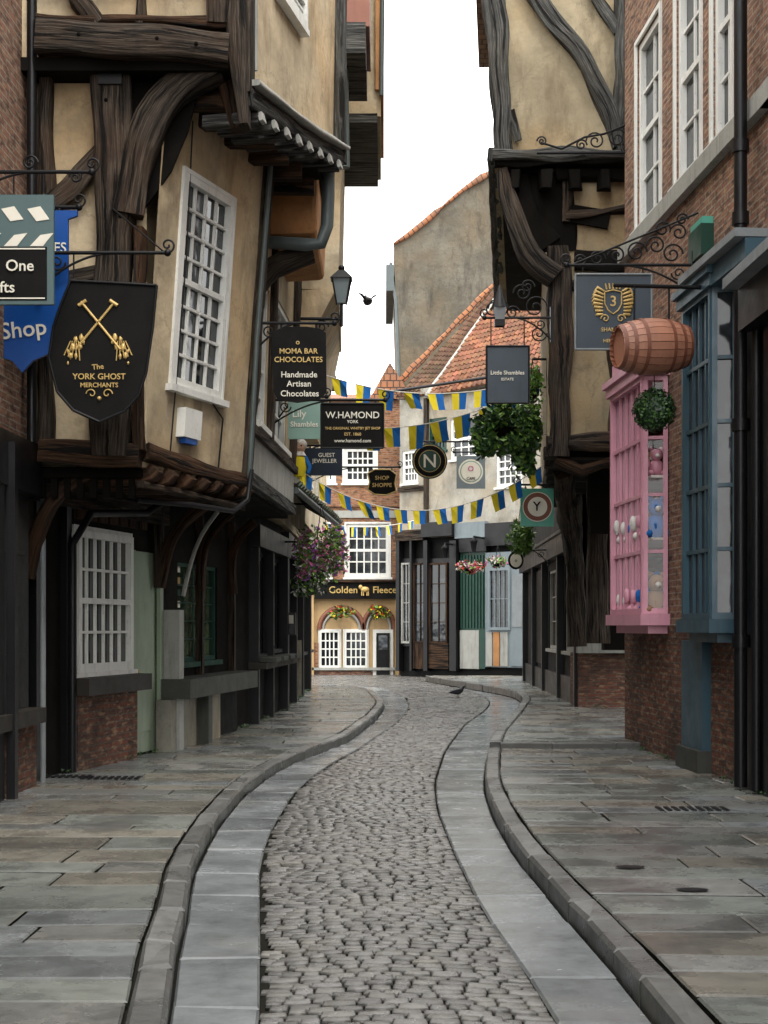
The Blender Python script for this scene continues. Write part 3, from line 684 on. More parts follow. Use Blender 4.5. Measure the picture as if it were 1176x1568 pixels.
rf=g.p('roofs'); rf.hexa([(-7,21.9,16),(-.6,21.9,16),(-.7,29,16),(-7,29,16)],[(-4,21.9,19),(-3.9,21.9,19),(-3.9,29,19),(-4,29,19)],'tileD')
rf.hexa([(-7,29,8.2),(-1.3,29,8.1),(-1.2,38.7,8.1),(-7,38.7,8.2)],[(-4.3,29,10.5),(-4.2,29,10.5),(-4.2,38.7,10.5),(-4.3,38.7,10.5)],'tileD')
e0=V((-1.36,21.1,3.75)); e1=V((-.92,28.8,3.72)); b0=V((-1.9,21.1,4.35)); b1=V((-1.75,28.8,4.3))
rf.hexa([e0,e1,b1-V((0,0,.1)),b0-V((0,0,.1))],[e0+V((0,0,.06)),e1+V((0,0,.06)),b1,b0],'dark')
rf.tiles(e0+V((0,0,.08)),e1+V((0,0,.08)),b1+V((0,0,.04)),b0+V((0,0,.04)),5,24,(.13,.16,.12))
rf.tube([e0+V((.05,0,-.02)),e1+V((.05,0,-.02))],.05,'pipe')
sl_=g.p('menu_box'); sl_.box(X(433,27),X(453,27),26.9,27.1,Z(972,27),Z(938,27),'blk'); sl_.box(X(436,27),X(450,27),26.88,26.9,Z(955,27),Z(942,27),'offw')
g.done()

# ================= END OF STREET: pub =================
g=G('corner_pub'); w=g.p('brick_walls'); wn=g.p('windows'); sf=g.p('pub_front')
D=50.; E=Wall((-9,D),(1.6,D),1)
hh=[E.Rc(527,686,576,740),E.Rc(530,802,596,884),E.Rc(470,802,505,884),E.Rc(486,700,512,740),E.Rc(440,802,460,884)]
panel(w,E,0,E.L,Z(893,D),Z(612,D),hh,'brickO',.15)
for h in hh: window(wn,E,h,5,4,fw=.12,bar=.045,arch=.06)
wb(w,E,0,E.L,Z(776,D),Z(764,D),.0,.1,'brickO')
wb(w,E,0,E.L,Z(793,D),Z(782,D),.0,.06,'wht2')
w.prism([(-9,D+.2),(1.6,D+.2),(1.6,D+9),(-9,D+9)],0,Z(612,D),'brickO')
rf=g.p('roof'); 
rf.hexa([(-9,D-.3,Z(612,D)),(X(575,D),D-.3,Z(612,D)),(X(575,D),D+9,Z(612,D)),(-9,D+9,Z(612,D))],[(-9,D+4,Z(575,D)),(X(575,D),D+4,Z(575,D)),(X(575,D),D+4.2,Z(575,D)),(-9,D+4.2,Z(575,D))],'tileO')
x0,xm,x1=X(566,D),X(597,D),X(632,D); rf.mesh([(x0,D-.2,Z(612,D)),(x1,D-.2,Z(612,D)),(xm,D-.2,Z(556,D)),(x0,D+8,Z(612,D)),(x1,D+8,Z(612,D)),(xm,D+8,Z(556,D))],[(0,1,2),(3,4,5),(0,2,5,3),(1,2,5,4)],'tileO')
wb(sf,E,E.S(476),E.S(611),0,Z(893,D),-.1,.02,'yellow'); wb(sf,E,0,E.S(476),0,Z(893,D),-.1,.02,'brickO')
wb(sf,E,E.S(482),E.S(609),Z(917,D),Z(892,D),.02,.3,'blkm'); wb(sf,E,E.S(480),E.S(611),Z(892,D),Z(888,D),.02,.4,'oakb')
g.text('Golden',(X(526,D),D-.32,Z(904,D)),.34,'gold'); g.text('Fleece',(X(589,D),D-.32,Z(904,D)),.33,'gold')
for (u0,u1) in ((490,520),(528,562)):
    h=E.Rc(u0,966,u1,1022); wb(sf,E,h[0]-.06,h[1]+.06,h[2]-.06,h[3]+.06,.02,.08,'wht'); window(wn,E,h,4,4,t=.085,fw=.06,bar=.045,sill=False,sash=False)
h=E.Rc(571,964,602,1034); wb(sf,E,h[0],h[1],.02,h[3],.02,.12,'wht'); wb(sf,E,h[0]+.12,h[1]-.12,.02,h[3]-.12,.12,.16,'blk'); wb(sf,E,h[0]+.2,h[1]-.2,.9,h[3]-.2,.16,.18,'glass')
h=E.Rc(476,984,488,1034); wb(sf,E,h[0],h[1],0,h[3],.02,.1,'brickO')
for (uc,ru) in ((523,34),(580,24)):
    pts=[(X(uc+ru*math.cos(t),D),D-.06,Z(964-34*math.sin(t),D)) for t in [math.pi*i/14 for i in range(15)]]; sf.tube(pts,.08,'redb',6)
    pts2=[(X(uc+(ru-6)*math.cos(t),D),D-.05,Z(964-27*math.sin(t),D)) for t in [math.pi*i/14 for i in range(15)]]; sf.tube(pts2,.05,'wht2',6)
    f=g.p('flower_boxes'); f.leaves((X(uc,D),D-.4,Z(938,D)),(.40,.2,.2),220,.09,['leaf','leafl','redf','leafd','yelf'])
wb(sf,E,E.S(478),E.S(610),Z(1026,D),Z(1022,D),.02,.2,'wht2')
wb(sf,E,E.S(478),E.S(568),0.02,Z(1027,D),.02,.14,'brickD')
for u in (478,608): wb(sf,E,E.S(u)-.07,E.S(u)+.07,0,Z(915,D),.02,.2,'yellow')
li=g.p('gilt_sheep'); c=V((X(559,D),D-.42,Z(903,D))); li.ball(c,(.15,.08,.10),'gold'); li.ball(c+V((-.15,0,.08)),(.07,.06,.08),'gold')
for dx in (-.11,-.05,.07,.12): li.tube([c+V((dx,0,-.06)),c+V((dx,0,-.22))],.02,'gold',6)
g.done()

# ================= RIGHT FAR: rendered shops row =================
g=G('rendered_shop_row'); w=g.p('walls'); wn=g.p('windows'); sf=g.p('shopfronts'); rf=g.p('roof')
A=(X(612,48.5),48.5); B=(6.2,43.2); W=Wall(A,B,1)
if W.n.y>0: W.n=-W.n
TOP=9.8; ZG=Z(822,47)
hh=[W.Rc(690,640,742,702),W.Rc(657,640,684,690),W.Rc(616,690,640,740),W.Rc(760,690,800,745),W.Rc(762,620,800,660)]
panel(w,W,0,W.L,ZG,TOP,hh,'white',.15)
for i,h in enumerate(hh): window(wn,W,h,4,4,'dgreen' if i==1 else 'wht',fw=.09,bar=.045)
def RB(u0,v0,u1,v1,t0,t1,mat,part=sf):
    a=W.Rc(u0,v0,u1,v1); wb(part,W,a[0],a[1],a[2],a[3],t0,t1,mat)
w.hexa([W.P(0,0,-.2),W.P(W.L,0,-.2),W.P(W.L,0,-8),W.P(0,0,-6)],[W.P(0,TOP,-.2),W.P(W.L,TOP,-.2),W.P(W.L,TOP,-8),W.P(0,TOP,-6)],'white')
wb(sf,W,0,W.L,.0,ZG,-.2,-.05,'blkm')
RB(652,610,657,820,.0,.12,'oak'); RB(612,745,652,752,.0,.1,'oak')
RB(612,812,655,828,.0,.25,'oak'); RB(655,800,702,822,.0,.35,'blk'); RB(702,800,748,824,.0,.2,'greyblue'); RB(748,800,812,835,.0,.2,'blk'); RB(812,820,900,850,.0,.2,'blkm')
RB(706,824,748,845,-.05,.12,'blk')
for (u0,u1,mt) in ((618,632,'wht2'),(636,656,'blk'),(660,688,'blk')):
    h=W.Rc(u0,862,u1,985); wb(sf,W,h[0]-.08,h[1]+.08,h[2]-.1,h[3]+.15,-.05,.05,'blk'); window(wn,W,h,2,4,'oakb' if mt=='blk' else 'wht2','glass',t=.055,fw=.06,sash=False,sill=False)
for (u0,u1) in ((612,617),(633,636),(654,660),(694,704)): RB(u0,828,u1,1027,-.05,.2,'blk')
RB(636,985,656,1024,-.05,.12,'oakb'); RB(660,985,690,1024,-.05,.12,'oakb')
RB(706,845,745,965,-.05,.02,'dgreen')
for i in range(8): 
    u=707+i*4.7; RB(u,850,u+1.6,962,.02,.06,'dgreen')
RB(706,965,735,1024,-.05,.06,'wht2'); RB(736,965,745,1024,-.05,.08,'dgreen')
RB(746,845,812,1022,-.05,.1,'greyblue')
h=W.Rc(752,870,786,965); window(wn,W,h,4,2,'greyblue','glass',t=.105,fw=.08,sash=False); 
for (u0,u1,m_) in ((748,757,'wht2'),(759,768,'orange'),(770,781,'wht2')): RB(u0,968,u1,1020,.1,.13,m_)
RB(786,860,808,1020,.1,.14,'greyblue'); RB(789,880,805,960,.14,.16,'lead')
for (u0,u1) in ((820,845),(850,884)):
    h=W.Rc(u0,880,u1,968); window(wn,W,h,3,3,'wht','glass',t=.02,fw=.1,sash=False,bar=.05)
RB(812,975,880,1030,-.04,.1,'blkm')
for (u,v) in ((698,850),(742,842)): # small shop lanterns
    a=W.S(u); z=Z(v,46.5); q=W.P(a,z,.55); l_=g.p('shop_lanterns'); l_.tube([W.P(a,z+.35,.1),W.P(a,z+.38,.55)],.03,'iron',6); l_.tube([q+V((0,0,.36)),q+V((0,0,.22)),q+V((0,0,.2)),q+V((0,0,-.1))],[.02,.14,.11,.06],'iron',6); l_.tube([q+V((0,0,.18)),q+V((0,0,-.05))],[.10,.065],'offw',6)
P=lambda u,v,d:V((X(u,d),d,Z(v,d)))
q0,q1,q2,q3=P(608,607,48.0),P(660,604,47.7),P(800,420,50.5),P(792,408,51.2)
rf.tiles(q0,q1,q2,q3,30,8,(.20,.11,.075))
rf.face([q0-V((0,-.2,.1)),q1-V((0,-.2,.1)),q2-V((0,-.2,.1)),q3-V((0,-.2,.1))],'tileD')
a0,a1,a2,a3=P(655,606,47.4),W.P(W.L+1,TOP-.1,.45),P(930,380,50.0),P(800,398,50.3)
rf.tiles(a0,a1,a2,a3,26,34,(.27,.11,.065)); rf.face([a0-V((0,-.3,.1)),a1-V((0,-.3,.1)),a2-V((0,-.3,.1)),a3-V((0,-.3,.1))],'tileD')
rf.sweep([P(654,608,47.3),P(728,503,48.8),P(800,400,50.1)],.20,.12,(0,-1,.3),'wht2',.01,.5)
rf.tube([W.P(0,TOP-.12,.4),W.P(W.L,TOP-.17,.45)],.05,'iron')
rf.sweep([P(609,588,50.9),P(790,402,51)],.2,.16,(0,-1,0),'tileO',.02,.4)
g.done()
g=G('tall_gabled_house'); w=g.p('roughcast_walls'); d=54.
o=[(603,376),(640,352),(680,318),(716,284),(735,276),(760,264),(820,230),(900,300),(900,640),(612,640)]
w.plate([(X(u,d),Z(v,d)) for u,v in o],d,9,'greyr')
rf=g.p('coping'); pts=[(X(u,d),d-.05,Z(v,d)) for u,v in o[:7]]
rf.sweep([V(p)+V((0,.2,.05)) for p in pts],.16,.6,(0,-1,0),'tileO',.03,.4)
rf.box(X(603,d)-.3,X(603,d),d,d+6,Z(445,d),Z(405,d),'pipe'); rf.tube([(X(598,d),d+.2,Z(400,d)),(X(606,d),d+.0,Z(460,d)),(X(612,d),d-.05,Z(600,d))],.06,'pipe')
g.done()

# ================= RIGHT: R1 timber jettied building =================
g=G('jettied_timber_house'); pl=g.p('plaster_walls'); tb=g.p('timber_frame')
d=21.
x0,x1=X(838,d),4.6
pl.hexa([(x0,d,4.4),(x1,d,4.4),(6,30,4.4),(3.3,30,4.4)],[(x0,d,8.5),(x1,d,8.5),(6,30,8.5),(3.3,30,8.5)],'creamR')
def er(pts,dd,w,h,mat='oakg',jit=.02): tb.sweep([(X(u,dd),dd,Z(v,dd)) for u,v in pts],w,h,(0,-1,0),mat,jit,.16)
er([(854,380),(858,520),(856,700)],20.95,.32,.3,'oak'); er([(838,678),(960,678)],20.95,.22,.3,'oak'); er([(865,440),(960,430)],20.95,.10,.16,'oak')
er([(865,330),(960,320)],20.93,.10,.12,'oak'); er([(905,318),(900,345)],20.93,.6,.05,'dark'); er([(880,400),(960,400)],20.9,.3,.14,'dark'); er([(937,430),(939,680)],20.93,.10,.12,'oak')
er([(868,340),(868,270)],20.93,.14,.1,'oak')
u0=X(757,20.8)
ZB=Z(246,20.8)
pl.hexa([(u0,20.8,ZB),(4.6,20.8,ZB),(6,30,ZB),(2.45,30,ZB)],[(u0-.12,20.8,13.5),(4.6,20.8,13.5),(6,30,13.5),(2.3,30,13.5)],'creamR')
er([(753,240),(960,240)],20.72,.15,.3,'oakg'); er([(757,250),(960,250)],20.76,.10,.24,'dark')
er([(772,236),(768,130),(757,40),(748,-60)],20.72,[.25,.26,.32,.34],.2,'oakg')
er([(790,-90),(812,-10),(850,30),(890,85),(925,150),(948,225)],20.72,[.2,.24,.27,.26,.22,.14],.18,'oakg')
er([(950,-60),(950,236)],20.72,.16,.18,'oakg'); er([(885,-60),(912,0),(945,50)],20.74,.14,.14,'oakg')
er([(780,170),(795,215)],20.7,.08,.06,'oakg')
tb.sweep([(u0,20.8,ZB+.1),(2.42,30,ZB+.1)],.2,.2,(-1,0,0),'oakg',.01,.4)
er([(766,262),(778,300),(792,350),(812,392),(850,425)],20.8,[.16,.24,.28,.32,.3],.26,'oak')
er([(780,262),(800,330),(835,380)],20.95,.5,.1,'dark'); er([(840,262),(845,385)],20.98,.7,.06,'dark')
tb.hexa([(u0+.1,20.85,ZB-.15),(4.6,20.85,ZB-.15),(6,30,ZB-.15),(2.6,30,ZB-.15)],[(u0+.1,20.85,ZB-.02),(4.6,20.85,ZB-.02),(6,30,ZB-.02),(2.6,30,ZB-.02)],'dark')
for i in range(4):
    u=790+i*45; er([(u,262),(u,290)],20.75,.16,.2,'dark')
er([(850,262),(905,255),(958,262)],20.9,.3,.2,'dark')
gf=g.p('ground_floor'); 
WG=Wall((3.75,26.9),(4.0,40),-1); gf.prism([(3.85,27),(7,27),(7,40),(4.1,40)],0,4.4,'blkm')
if WG.n.x>0: WG.n=-WG.n
panel(gf,WG,0,WG.L,.1,4.4,[(1,3,1.2,3),(4,6.5,1.2,3)],'blkm')
for h in ((1,3,1.2,3),(4,6.5,1.2,3)): window(g.p('windows'),WG,h,3,3,'wht2',sash=False)
wb(gf,WG,0,WG.L,3.2,3.6,.0,.2,'blk'); wb(gf,WG,0,WG.L,3.6,3.66,.0,.26,'blk'); wb(gf,WG,0,WG.L,.1,.7,.0,.08,'blk')
for k in (0.1,3.3,6.8,9.5,12.5): wb(gf,WG,k,k+.2,.1,3.2,.0,.14,'blk')
for k in range(20): wb(gf,WG,7.1+k*.12,7.18+k*.12,.8,3.1,.0,.04,'blk')
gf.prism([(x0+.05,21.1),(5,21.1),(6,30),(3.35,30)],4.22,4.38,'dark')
gf.box(X(886,26.8),5,26.8,28,.1,Z(1000,26.8),'brickD'); gf.box(X(884,26.8),5,26.7,28,Z(1000,26.8),Z(984,26.8),'wht2')
for i in range(7):
    y=21.3+i*1.1; gf.sweep([(x0+.12*(y-21)-.05,y,4.3),(5,y,4.3)],.2,.18,(0,0,1),'oak',.01)
tb.sweep([(X(884,26.5),26.5,Z(990,26.5)),(X(882,26.5),26.5,Z(880,26.5)),(X(872,25),25,Z(800,25)),(X(862,23),23,Z(720,23))],.32,.26,(0,-1,0),'oak',.015,.2)
tb.sweep([(X(915,24),24,Z(985,24)),(X(915,24),24,4.3)],.34,.3,(0,-1,0),'oak',.015,.2)
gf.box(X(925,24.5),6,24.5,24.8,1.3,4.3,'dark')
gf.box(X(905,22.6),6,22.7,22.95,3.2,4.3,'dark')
er([(850,705),(890,720),(935,705)],20.95,.14,.16,'oakb')
g.p('roof').hexa([(1.2,20.4,13.5),(6.5,20.4,13.5),(6.5,30,13.5),(2.0,30,13.5)],[(3.8,22,17),(4,22,17),(4,29,17),(3.8,29,17)],'tileD')
g.done()

# ================= RIGHT: R2 brick building =================
g=G('brick_townhouse'); w=g.p('brick_walls'); wn=g.p('windows'); tr=g.p('stone_trim'); sh=g.p('shopfront')
WR2=Wall((3.66,13.5),(3.27,19.3),-1); 
hh=[WR2.Rc(976,10,1012,345),WR2.Rc(1036,-40,1074,292),WR2.Rc(1092,-90,1122,262)]
hh=[(h[0],h[1],6.86,9.3) for h in hh]
hp=(WR2.S(1020)+.05,WR2.S(968)-.05,1.8,4.7)
panel(w,WR2,-.1,WR2.L,1.7,11,hh+[hp],'brickR',.18)
panel(w,WR2,-.1,WR2.L,.1,1.7,[],'brickD',.18)
for h in hh: window(wn,WR2,h,2,4,fw=.09,t=-.1,bar=.035,arch=.06)
wb(tr,WR2,-.3,WR2.L+.02,6.62,6.82,.0,.10,'wht2')
w.prism([(3.95,13.6),(9,13.6),(9,19.25),(3.6,19.25)],0,1.7,'brickR'); w.prism([(3.95,13.6),(9,13.6),(9,19.25),(3.6,19.25)],4.75,11,'brickR'); w.prism([(4.3,13.6),(9,13.6),(9,19.25),(4.3,19.25)],1.7,4.75,'dark')
w.prism([(3.3,19.26),(9,19.26),(9,19.5),(3.3,19.5)],0,11,'brickD')
def bay(part,W_,a0,a1,z0,z1,prj,nx,ny,mat,gm,chf=.18):
    pts=[W_.P(a0,0,.01),W_.P(a0+chf*.4,0,prj),W_.P(a1-chf*.4,0,prj),W_.P(a1,0,.01)]; pts=[V((p.x,p.y)) for p in pts]
    mb=g.p(part)
    for (p,q,n_) in ((pts[0],pts[1],1),(pts[1],pts[2],nx),(pts[2],pts[3],1)):
        sd=Wall(p,q,-1); window(mb,sd,(0,sd.L,z0,z1),n_,ny,mat,gm,t=-.05,fw=.055,sash=False,bar=.04,sill=False)
    cs=[W_.P(a0-.06,0,0),W_.P(a0-.03,0,prj+.06),W_.P(a1+.03,0,prj+.06),W_.P(a1+.06,0,0)]; cs=[(p.x,p.y) for p in cs]
    mb.prism(cs,z0-.14,z0-.002,mat); mb.prism(cs,z1+.002,z1+.12,mat); 
    c2=[W_.P(a0-.1,0,0),W_.P(a0-.08,0,prj+.10),W_.P(a1+.08,0,prj+.10),W_.P(a1+.1,0,0)]; mb.prism([(p.x,p.y) for p in c2],z1+.122,z1+.2,mat)
    c3=[W_.P(a0+.05,0,0),W_.P(a0+.08,0,prj-.06),W_.P(a1-.08,0,prj-.06),W_.P(a1-.05,0,0)]; mb.prism([(p.x,p.y) for p in c3],z0-.24,z0-.142,mat)
    return pts
a0=WR2.S(1024); a1=WR2.S(968)
bay('pink_bay_window',WR2,a0,a1,1.86,4.72,.29,5,4,'pink','clear')
bay('blue_bay_window',WR2,WR2.S(1132),WR2.S(1080),1.78,5.15,.26,4,5,'blue','glass')
pk=g.p('pink_bay_window'); pk.prism([tuple(WR2.P(a0,0,0).xy),tuple(WR2.P(a0,0,.27).xy),tuple(WR2.P(a1,0,.27).xy),tuple(WR2.P(a1,0,0).xy)],4.93,5.15,'pink')
ds=g.p('toy_display')
for z in (1.84,2.75,3.5): ds.prism([tuple(WR2.P(a0+.06,0,-.5).xy),tuple(WR2.P(a0+.06,0,.2).xy),tuple(WR2.P(a1-.06,0,.2).xy),tuple(WR2.P(a1-.06,0,-.5).xy)],z,z+.03,'wht')
ds.prism([tuple(WR2.P(a0,0,-.55).xy),tuple(WR2.P(a0,0,-.5).xy),tuple(WR2.P(a1,0,-.5).xy),tuple(WR2.P(a1,0,-.55).xy)],1.7,4.8,'pink')
def toy(c,s,m_):
    c=V(c); ds.ball(c+V((0,0,.12*s)),(.12*s,.11*s,.14*s),m_); ds.ball(c+V((0,-.02,.32*s)),.095*s,m_)
    for k in (-1,1):
        ds.ball(c+V((k*.075*s,0,.41*s)),.038*s,m_,8,6); ds.ball(c+V((k*.10*s,-.10*s,.04*s)),(.045*s,.08*s,.045*s),m_,8,6); ds.ball(c+V((k*.13*s,-.04*s,.18*s)),(.035*s,.05*s,.08*s),m_,8,6)
    ds.ball(c+V((0,-.11*s,.30*s)),.035*s,'wht',8,6)
for i in range(6):
    a=a0+.2+i*(a1-a0-.4)/5
    for z in (1.87,2.78,3.53): toy(WR2.P(a,z,.10),R(.9,1.3) if z<3 else .8,random.choice(['plush','plushb','plush','bluef','plush','pink']))
a=WR2.Rc(1050,975,1082,1128,.05); wb(sh,WR2,a[0],a[1],.35,1.55,.0,.10,'blue'); wb(sh,WR2,a[0]-.03,a[1]+.03,.12,.36,.0,.16,'stonesill')
wb(sh,WR2,-.2,1.75,5.35,5.43,-.0,.40,'lead'); wb(sh,WR2,-.2,1.7,5.15,5.34,.0,.30,'blue')
wb(sh,WR2,-.1,WR2.S(1138)-.05,.1,5.1,.0,.10,'blk')
WR0=Wall((4.1,-6),(3.66,13.5),-1); hh=[(k,k+1.05,6.9,9.2) for k in (2,5,8,11,14,17)]
panel(w,WR0,0,WR0.L,4.7,11,hh,'brickR'); 
for h in hh: window(wn,WR0,h,3,4)
w.prism([(4.4,-6),(9,-6),(9,13.55),(4.0,13.55)],0,11,'brickR')
wb(sh,WR0,0,WR0.L,.0,4.6,-.2,.0,'blkm'); wb(sh,WR0,0,WR0.L,4.5,4.9,.0,.3,'blk'); wb(sh,WR0,0,WR0.L,4.9,5.0,.0,.45,'lead')
for k in range(14): wb(sh,WR0,k*1.45+.3,k*1.45+.45,.1,4.5,.0,.12,'blk')
wb(sh,WR0,0,WR0.L,.1,.8,.0,.06,'blkm')
wb(tr,WR0,0,WR0.L,6.62,6.82,.0,.10,'wht2')
dp=g.p('drainpipe'); a=WR2.S(1134,None,.18)
dp.tube([WR2.P(a,.15,.18),WR2.P(a,5.5,.18),WR2.P(a,11,.18)],.065,'blk',12)
for z in (1.5,3.6,5.6,6.3,8.2): dp.tube([WR2.P(a,z,.18),WR2.P(a,z+.12,.18)],.085,'blk',12)
a=WR2.S(1158,None,.14); dp.tube([WR2.P(a,.15,.14),WR2.P(a,4.9,.14)],.05,'blk',12)
gl_=g.p('alarm_lamp'); a=WR2.Rc(1062,340,1082,398,.08); wb(gl_,WR2,a[0],a[1],a[2],a[3]-.08,.0,.14,'dgreen'); wb(gl_,WR2,a[0]+.02,a[1]-.02,a[3]-.078,a[3],.0,.12,'mint')
g.p('roof').prism([(3.2,-6),(9,-6),(9,19.4),(3.2,19.4)],11,11.3,'lead')
g.done()

# ================= signs =================
def ell(cu,cv,ru,rv,n=28): return [(cu+ru*math.cos(2*math.pi*i/n),cv+rv*math.sin(2*math.pi*i/n)) for i in range(n)]
def rect(a,b,c,d_): return [(a,b),(c,b),(c,d_),(a,d_)]
def sign(name,d,out,mat,texts=(),frame=None,bar=None,hang=(),layers=(),th=.045,scr=()):
    g=G(name); b=g.p('board'); b.plate([(X(u,d),Z(v,d)) for u,v in out],d,th,mat)
    if frame:
        ps=[V((X(u,d),d-.004,Z(v,d))) for u,v in out]; ps.append(ps[0]); fr=g.p('frame')
        for p,q in zip(ps,ps[1:]): fr.tube([p,q],.014,frame,6)
    for i,(o,m_) in enumerate(layers): g.p('painted_panel').plate([(X(u,d),Z(v,d)) for u,v in o],d-.004*(i+1),.003,m_)
    k=len(layers)*.004
    for tt in texts:
        t,u,v,h,m_=tt[:5]; g.text(t,(X(u,d),d-.006-k,Z(v,d)),h*d/F/.70,m_,tt[5] if len(tt)>5 else 0.)
    if bar:
        ir=g.p('iron_bracket'); ub,vb,ue=bar; y=d+th/2; xa,xe,zz=X(ub,d),X(ue,d),Z(vb,d); s=1 if xe>xa else -1
        ir.tube([(xa,y,zz),(xe,y,zz)],.018,'iron',8); ir.ball((xe,y,zz),.035,'iron',8,6); ir.box(xa-.02,xa+.02,y-.04,y+.04,zz-.35,zz+.15,'iron')
        ir.scroll((xe,y,zz+.07),.07,'iron',s,1,1.3,.01,-1.57); 
        n=12; ir.tube([(xa+(xe-xa)*.6*i/n,y,zz-.32*(1-i/n)**2) for i in range(n+1)],.012,'iron',6)
        ir.scroll((xa+s*.16,y,zz-.09),.08,'iron',s,-1,1.5,.009)
        for (u,v1) in hang: ir.tube([(X(u,d),y,zz),(X(u,d),y,Z(v1,d))],.008,'iron',6); ir.ball((X(u,d),y,Z(v1,d)+.01),.02,'iron',8,6)
        for (u,v,r,fx,fz) in scr: ir.scroll((X(u,d),y,Z(v,d)),r,'iron',fx,fz,1.6,.011)
    return g
g=sign('clapperboard_shop_sign',12.5,rect(-60,298,82,466),'teal',[('One',31,408,17,'offw'),('fts',12,441,17,'offw')],None,(-70,262,140),[(20,300),(66,300)],
  [(rect(-60,378,72,460),'blkm'),(rect(-60,380,69,382),'offw'),(rect(-60,456,69,458),'offw')],scr=[(45,248,.07,1,1),(115,270,.06,-1,1)])
cs=g.p('clapper_stripes')
for i in range(-1,2):
    u=8+i*40
    cs.plate([(X(a,12.5),Z(b,12.5)) for a,b in ((u-6,320),(u+14,316),(u+28,336),(u+8,339))],12.493,.005,'offw')
    cs.plate([(X(a,12.5),Z(b,12.5)) for a,b in ((u-2,377),(u+14,360),(u+34,357),(u+18,377))],12.493,.005,'offw')
g.done()
g=sign('blue_shop_sign',13.3,[(-50,322),(118,322),(118,330),(104,335),(104,440),(114,470),(110,505),(88,535),(50,552),(34,570),(18,552),(-20,540),(-50,530)],'shopblue',
  [('ES',92,380,15,'offw'),('Shop',36,505,25,'offw',.12)],None,(-60,316,120),[(90,322)]); g.done()
out=[(108,430),(172,433),(240,437),(234,500),(224,570),(212,606),(190,630),(152,646),(112,628),(88,600),(75,548),(82,500),(92,470),(104,440)]
g=sign('ghost_merchants_sign',13.2,out,'blkm',[('The',150,562,8,'gold',.1),('YORK GHOST',152,577,9,'gold'),('MERCHANTS',152,590,7,'gold')],'iron',(60,386,256),[(112,430),(205,435)])
ky=g.p('gilt_crossed_keys'); d=13.19
for s in (-1,1):
    cx=150; p=lambda u,v:(X(cx+s*(u),d),d,Z(v,d))
    ky.tube([p(-26,462),p(34,535)],.013,'gold',6); ky.tube([p(-30,468),p(-18,460)],.018,'gold',6)
    for (u,v,r) in ((26,517,.028),(34,520,.024),(28,530,.028),(38,532,.03),(42,545,.025),(34,545,.02),(46,556,.014),(22,524,.016),(46,538,.016)): ky.ball(p(u,v),(r*.8,.01,r*1.2),'gold',7,5,.3)
    for k in range(5): ky.tube([p(30+k*3,522),p(28+k*6,552-k*2)],.006,'gold',5)
ky.scroll((X(140,d),d,Z(603,d)),.05,'gold',-1,1,1,.006); ky.scroll((X(164,d),d,Z(603,d)),.05,'gold',1,1,1,.006)
ky.ball((X(152,d),d,Z(610,d)),.02,'gold',8,6)
g.p('iron_bracket').tube([(X(252,13.2),13.22,Z(386,13.2)),(X(160,13.2),13.6,Z(300,13.2))],.008,'iron',6)
g.done()
g=sign('chocolate_shop_sign',16.3,[(415,508),(425,505),(440,500),(470,500),(490,503),(499,510),(500,600),(488,612),(455,616),(425,612),(419,600)],'blkm',
  [('o',456,524,8,'gold'),('MOMA BAR',457,538,8,'gold'),('CHOCOLATES',457,551,8,'gold'),('Handmade',458,574,9,'offw'),('Artisan',458,588,9,'offw'),('Chocolates',459,603,9,'offw')],None,(390,494,512),[(430,508),(485,506)]); g.done()
g=sign('pale_shop_sign',20.,rect(441,612,493,672),'paleteal',[('Lily',458,634,11,'offw'),('Shambles',466,650,8,'offw')],None,(425,607,500),[(450,612),(485,612)]); g.done()
g=sign('jewellers_hanging_sign',19,rect(492,618,587,686),'blkm',[('W.HAMOND',540,636,10,'offw'),('YORK',540,646,4.5,'offw'),('THE ORIGINAL WHITBY JET SHOP',540,656,3.9,'gold'),('EST. 1860',540,665,4.5,'gold'),('www.hamond.com',540,675,5.2,'offw')],'iron',(418,612,590),[(505,618),(575,618)]); g.done()
g=sign('navy_jewellers_sign',26,rect(464,686,524,728),'navy',[('GUEST',500,697,6,'offw'),('JEWELLER',497,706,6,'offw')],None,(450,682,528),[(475,686),(515,686)]); g.done()
g=sign('fudge_shop_oval_sign',30,[(563,725),(574,719),(597,719),(607,727),(604,740),(607,752),(592,758),(574,757),(563,750),(566,738)],'blkm',[('SHOP',585,732,6,'gold'),('SHOPPE',585,743,6,'gold')],'gold',(475,715,612),[(570,720),(600,720)]); g.done()
g=sign('round_emblem_sign',30,ell(658,706,27,27),'dgreen',[('N',658,707,20,'offw')],None,(830,676,640),[(658,680)],[(ell(658,706,25,25),'gold'),(ell(658,706,24,24),'blkm'),(ell(658,706,17,17),'gold'),(ell(658,706,16.3,16.3),'dgreen')]); g.done()
g=sign('round_cafe_sign',34,rect(699,698,743,748),'greyblue',[('O',721,718,8,'pinkf'),('CAFE',721,733,4,'navy')],None,(810,692,695),[(705,698),(738,698)],[(ell(721,722,19,19),'offw'),(ell(721,722,16.5,16.5),'paleteal'),(ell(721,722,15,15),'offw')]); g.done()
g=sign('square_teal_sign',24,rect(797,748,848,806),'mint',[('Y',822,776,14,'blkm')],None,(862,742,792),[(805,748),(842,748)],[(ell(823,776,23,23),'offw'),(ell(823,776,21.5,21.5),'redb'),(ell(823,776,15,15),'offw')]); g.done()
g=sign('grey_hanging_sign',20,rect(745,530,810,617),'slate',[('Little Shambles',777,571,6,'offw'),('ESTATE',777,581,4,'offw')],'iron',(845,486,742),[(752,530),(803,530)],
  scr=[(820,470,.17,1,1),(800,448,.13,-1,1),(765,472,.16,-1,1),(825,510,.12,1,-1),(755,474,.12,1,1),(808,438,.1,1,1),(785,478,.1,1,1)]); 
